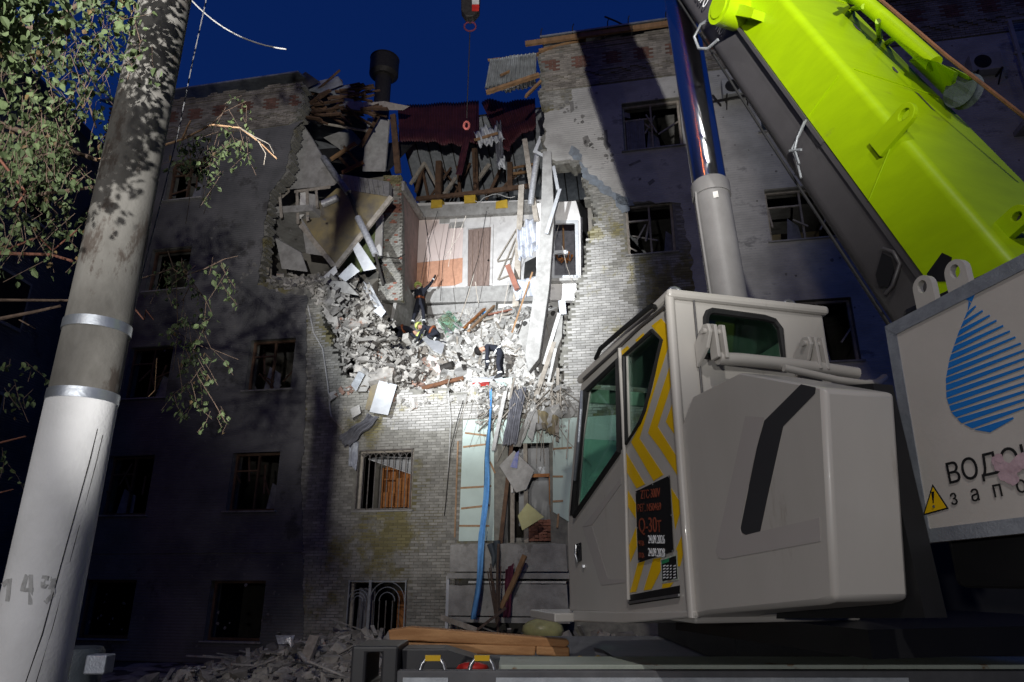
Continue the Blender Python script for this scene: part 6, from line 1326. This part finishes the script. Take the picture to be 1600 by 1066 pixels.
# ================================================================== BIRCH TREE at the left
tree = thing('birch_tree', 'leafy birch with drooping twigs hanging in front of the left of the block', 'tree', (-4.3, 2.3, 0))
q = MB(); q.tube([Vector((-4.3 + .05 * math.sin(k), 2.3 + .04 * k, k * .8)) for k in range(13)], [.17 - .011 * k for k in range(13)], 12); q.build('trunk', 'bark', tree, smooth=60)
LIMB = [  # px polylines at a given forward distance, with radius in metres
    ([(-140, 330), (0, 318), (70, 302), (150, 292)], 4.0, .016, 'bark'), ([(-120, 420), (0, 396), (80, 398), (112, 408)], 3.9, .013, 'barkr'), ([(0, 395), (60, 370), (82, 392), (120, 360)], 4.0, .008, 'barkr'),
    ([(-120, 530), (0, 498), (50, 488), (95, 478)], 4.1, .013, 'bark'), ([(30, 500), (45, 508), (55, 514)], 4.1, .005, 'bark'), ([(-150, 120), (0, 60), (90, 30), (160, -20)], 3.8, .02, 'bark'), ([(-150, 230), (0, 250), (40, 300), (20, 330)], 3.6, .012, 'barkr'),
    ([(-60, 705), (0, 692), (40, 682)], 4.2, .008, 'barkr'), ([(-60, -40), (60, 60), (130, 130), (150, 200)], 4.2, .010, 'bark'), ([(0, 770), (20, 765)], 4.2, .006, 'barkr'),
    ([(150, 250), (230, 235), (285, 218), (330, 195), (375, 200), (405, 222), (432, 248)], 4.6, .010, 'batten'), ([(285, 218), (292, 200), (298, 188)], 4.6, .008, 'wood'), ([(375, 200), (400, 215), (415, 240), (412, 258)], 4.55, .004, 'wood_g'), ([(390, 210), (420, 225), (428, 240)], 4.5, .003, 'wood_g'), ([(330, 195), (350, 175), (385, 158)], 4.7, .004, 'bark'),
    ([(200, 470), (225, 500), (228, 485), (240, 500)], 4.6, .006, 'barkr'), ([(205, 440), (270, 420), (300, 440), (285, 470)], 4.7, .005, 'bark'), ([(262, 392), (275, 430), (278, 520), (270, 580)], 4.7, .004, 'bark'), ([(290, 430), (320, 420), (350, 405), (372, 400)], 4.7, .004, 'bark'), ([(300, 440), (322, 470), (318, 520), (330, 545), (372, 562)], 4.7, .004, 'bark'),
    ([(278, 520), (300, 535), (325, 545)], 4.7, .003, 'bark'), ([(290, 545), (310, 590), (335, 630), (352, 660)], 4.7, .004, 'bark'), ([(278, 560), (285, 610), (275, 625)], 4.6, .003, 'bark'), ([(290, 200), (300, 260), (295, 320), (290, 350)], 4.7, .003, 'bark'), ([(340, 210), (325, 260), (330, 300), (318, 335)], 4.7, .003, 'bark'), ([(245, 560), (242, 610), (232, 620)], 4.8, .004, 'batten')]
lb = MB(); leafv = []
for i, (px, d, r, m) in enumerate(LIMB):
    pts = [dp(x, y, d + .1 * math.sin(i + k)) for k, (x, y) in enumerate(px)]
    q = MB(); q.tube(pts, [r * (1 - .6 * k / len(pts)) for k in range(len(pts))], 6); q.build('branch', m, tree, smooth=60)
for a, b, r in (((-4.3, 2.4, 3.5), dp(-140, 330, 4.0), .03), ((-4.3, 2.4, 4.2), dp(-150, 120, 3.8), .035), ((-4.3, 2.35, 2.8), dp(-120, 420, 3.9), .012), ((-4.3, 2.5, 4.6), dp(150, 250, 4.6), .02), ((-4.3, 2.4, 2.9), dp(200, 470, 4.6), .010)):
    q = MB(); q.tube([Vector(a), Vector(a).lerp(b, .5) + Z * .15, b], [r * 1.4, r * 1.1, r * .7], 8); q.build('limb', 'bark', tree, smooth=60)
def leafpoly(P, sz):
    t = Vector((rng.gauss(0, .6), rng.gauss(0, .6), -1 + rng.gauss(0, .5))).normalized(); x = t.orthogonal().normalized(); x = (Matrix.Rotation(rng.uniform(0, 6.3), 3, t) @ x); n = t.cross(x)
    c = rng.uniform(-.18, .05); w_ = rng.uniform(.8, 1.1)
    def q_(a, b, e): return P + t * sz * a + x * sz * b * w_ + n * sz * (e * .12 + c * a * a)
    return [P, q_(.22, .30, 1), q_(.48, .36, 1), q_(.76, .2, .8), q_(1.0, 0, 0), q_(.76, -.2, .8), q_(.48, -.36, 1), q_(.22, -.30, 1), q_(.5, 0, 0)]
LF = [(0, 1, 2, 8), (8, 2, 3, 4), (8, 4, 5, 6), (0, 8, 6, 7)]
def spray(cx, cy, rx, ry, d, n, ds=.5, sz=(.024, .052)):
    out = []
    while n > 0:
        # a drooping twiglet with a few leaves
        x = rng.gauss(cx, rx * .5); y = rng.gauss(cy, ry * .5); P = dp(x, y, d + rng.uniform(-ds, ds)); v = Vector((rng.gauss(0, .5), rng.gauss(0, .5), -1)).normalized(); L = rng.uniform(.1, .32); k = rng.randint(4, 9)
        tw.tube([P, P + v * L * .5 + Vector((rng.gauss(0, .02), 0, 0)), P + v * L], .0018, 3)
        for _ in range(k): out.append((P + v * L * rng.random() + Vector((rng.gauss(0, .02), rng.gauss(0, .02), rng.gauss(0, .02))), rng.uniform(*sz))); n -= 1
    return out
tw = MB(); LV = []
for (cx, cy, rx, ry, d, n) in [(40, 60, 90, 90, 4.0, 430), (130, 40, 90, 60, 4.1, 330), (60, 180, 80, 90, 3.9, 430), (20, 250, 60, 90, 3.8, 330), (110, 250, 70, 70, 4.1, 260), (160, 110, 50, 70, 4.2, 150), (30, 350, 60, 50, 4.0, 130), (185, 60, 40, 70, 3.4, 50), (140, 330, 40, 40, 4.2, 40), (60, 230, 60, 60, 4.6, 200), (45, 590, 50, 30, 4.6, 40), (15, 700, 20, 30, 4.4, 14),
    (325, 215, 45, 30, 4.6, 100), (375, 165, 25, 14, 4.7, 28), (290, 235, 30, 30, 4.6, 44), (375, 225, 25, 20, 4.55, 44), (330, 260, 35, 40, 4.6, 26), (285, 420, 28, 35, 4.7, 78), (340, 408, 30, 12, 4.7, 28), (280, 505, 25, 30, 4.7, 48), (325, 480, 12, 30, 4.7, 17), (310, 545, 30, 25, 4.7, 55), (300, 600, 22, 30, 4.7, 48), (275, 612, 8, 18, 4.6, 13), (345, 640, 14, 22, 4.7, 15), (210, 55, 30, 60, 3.3, 26)]:
    LV += spray(cx, cy, rx, ry, d, n, .35 if n > 100 else .12)
stuff(tw.build('twigs', 'bark', tree, recalc=False))
LAMP = Vector((-.2, -6.0, 2.6))  # unseen leaf clusters set in the floodlight's path to shade the pole
for zc, n in ((4.05, 40), (4.2, 90), (4.3, 110), (4.5, 200), (4.65, 160), (5.0, 70), (5.2, 160), (5.5, 90), (5.75, 150), (6.0, 170), (6.5, 70), (6.9, 190), (7.3, 120), (7.9, 150), (8.6, 130)):
    f = rng.uniform(.84, .92); c = LAMP.lerp(pz(zc) + Vector((rng.uniform(-.13, .08), 0, 0)), f)
    for _ in range(int(n * 1.9)): LV.append((c + Vector((rng.gauss(0, .06), rng.gauss(0, .12), rng.gauss(0, .10))), rng.uniform(.035, .05)))
LV.sort(key=lambda l: (l[0] - EYE).length)
near = LV[:280]; far = LV[280:]
me_l = []
for k in range(6):
    m = bpy.data.meshes.new('leaf'); m.from_pydata([tuple(v) for v in leafpoly(Vector(), 1.0)], [], LF); m.materials.append(MT['leaf']); me_l.append(m)
for P, sz in near:
    o = bpy.data.objects.new('leaf', rng.choice(me_l)); COL.objects.link(o); o.parent = tree; o.location = P - tree.location; o.scale = (sz, sz, sz); o.rotation_euler = (rng.gauss(0, .5), rng.gauss(0, .5), rng.uniform(0, 6.3))
lm = MB()
for P, sz in far: lm.add(leafpoly(P, sz), LF, 1 if rng.random() < .05 else 0)
# rest of the crown, mostly out of frame, added to shade the left facade
CL = [(Vector((rng.gauss(-4.2, .8), rng.gauss(1.2, 1.0), rng.uniform(2.4, 9))), rng.uniform(.4, .8)) for _ in range(46)]
for _ in range(9000):
    c, r = rng.choice(CL); P = c + Vector((rng.gauss(0, r * .5), rng.gauss(0, r * .5), rng.gauss(0, r * .5)))
    if P.x > -1.9 - .25 * max(0, P.y - 1) or (P - EYE).length < 1.8: continue
    lm.add(leafpoly(P, rng.uniform(.05, .085)), LF, 0)
stuff(lm.build('leaves', ['leaf', 'leafdry'], tree, recalc=False))
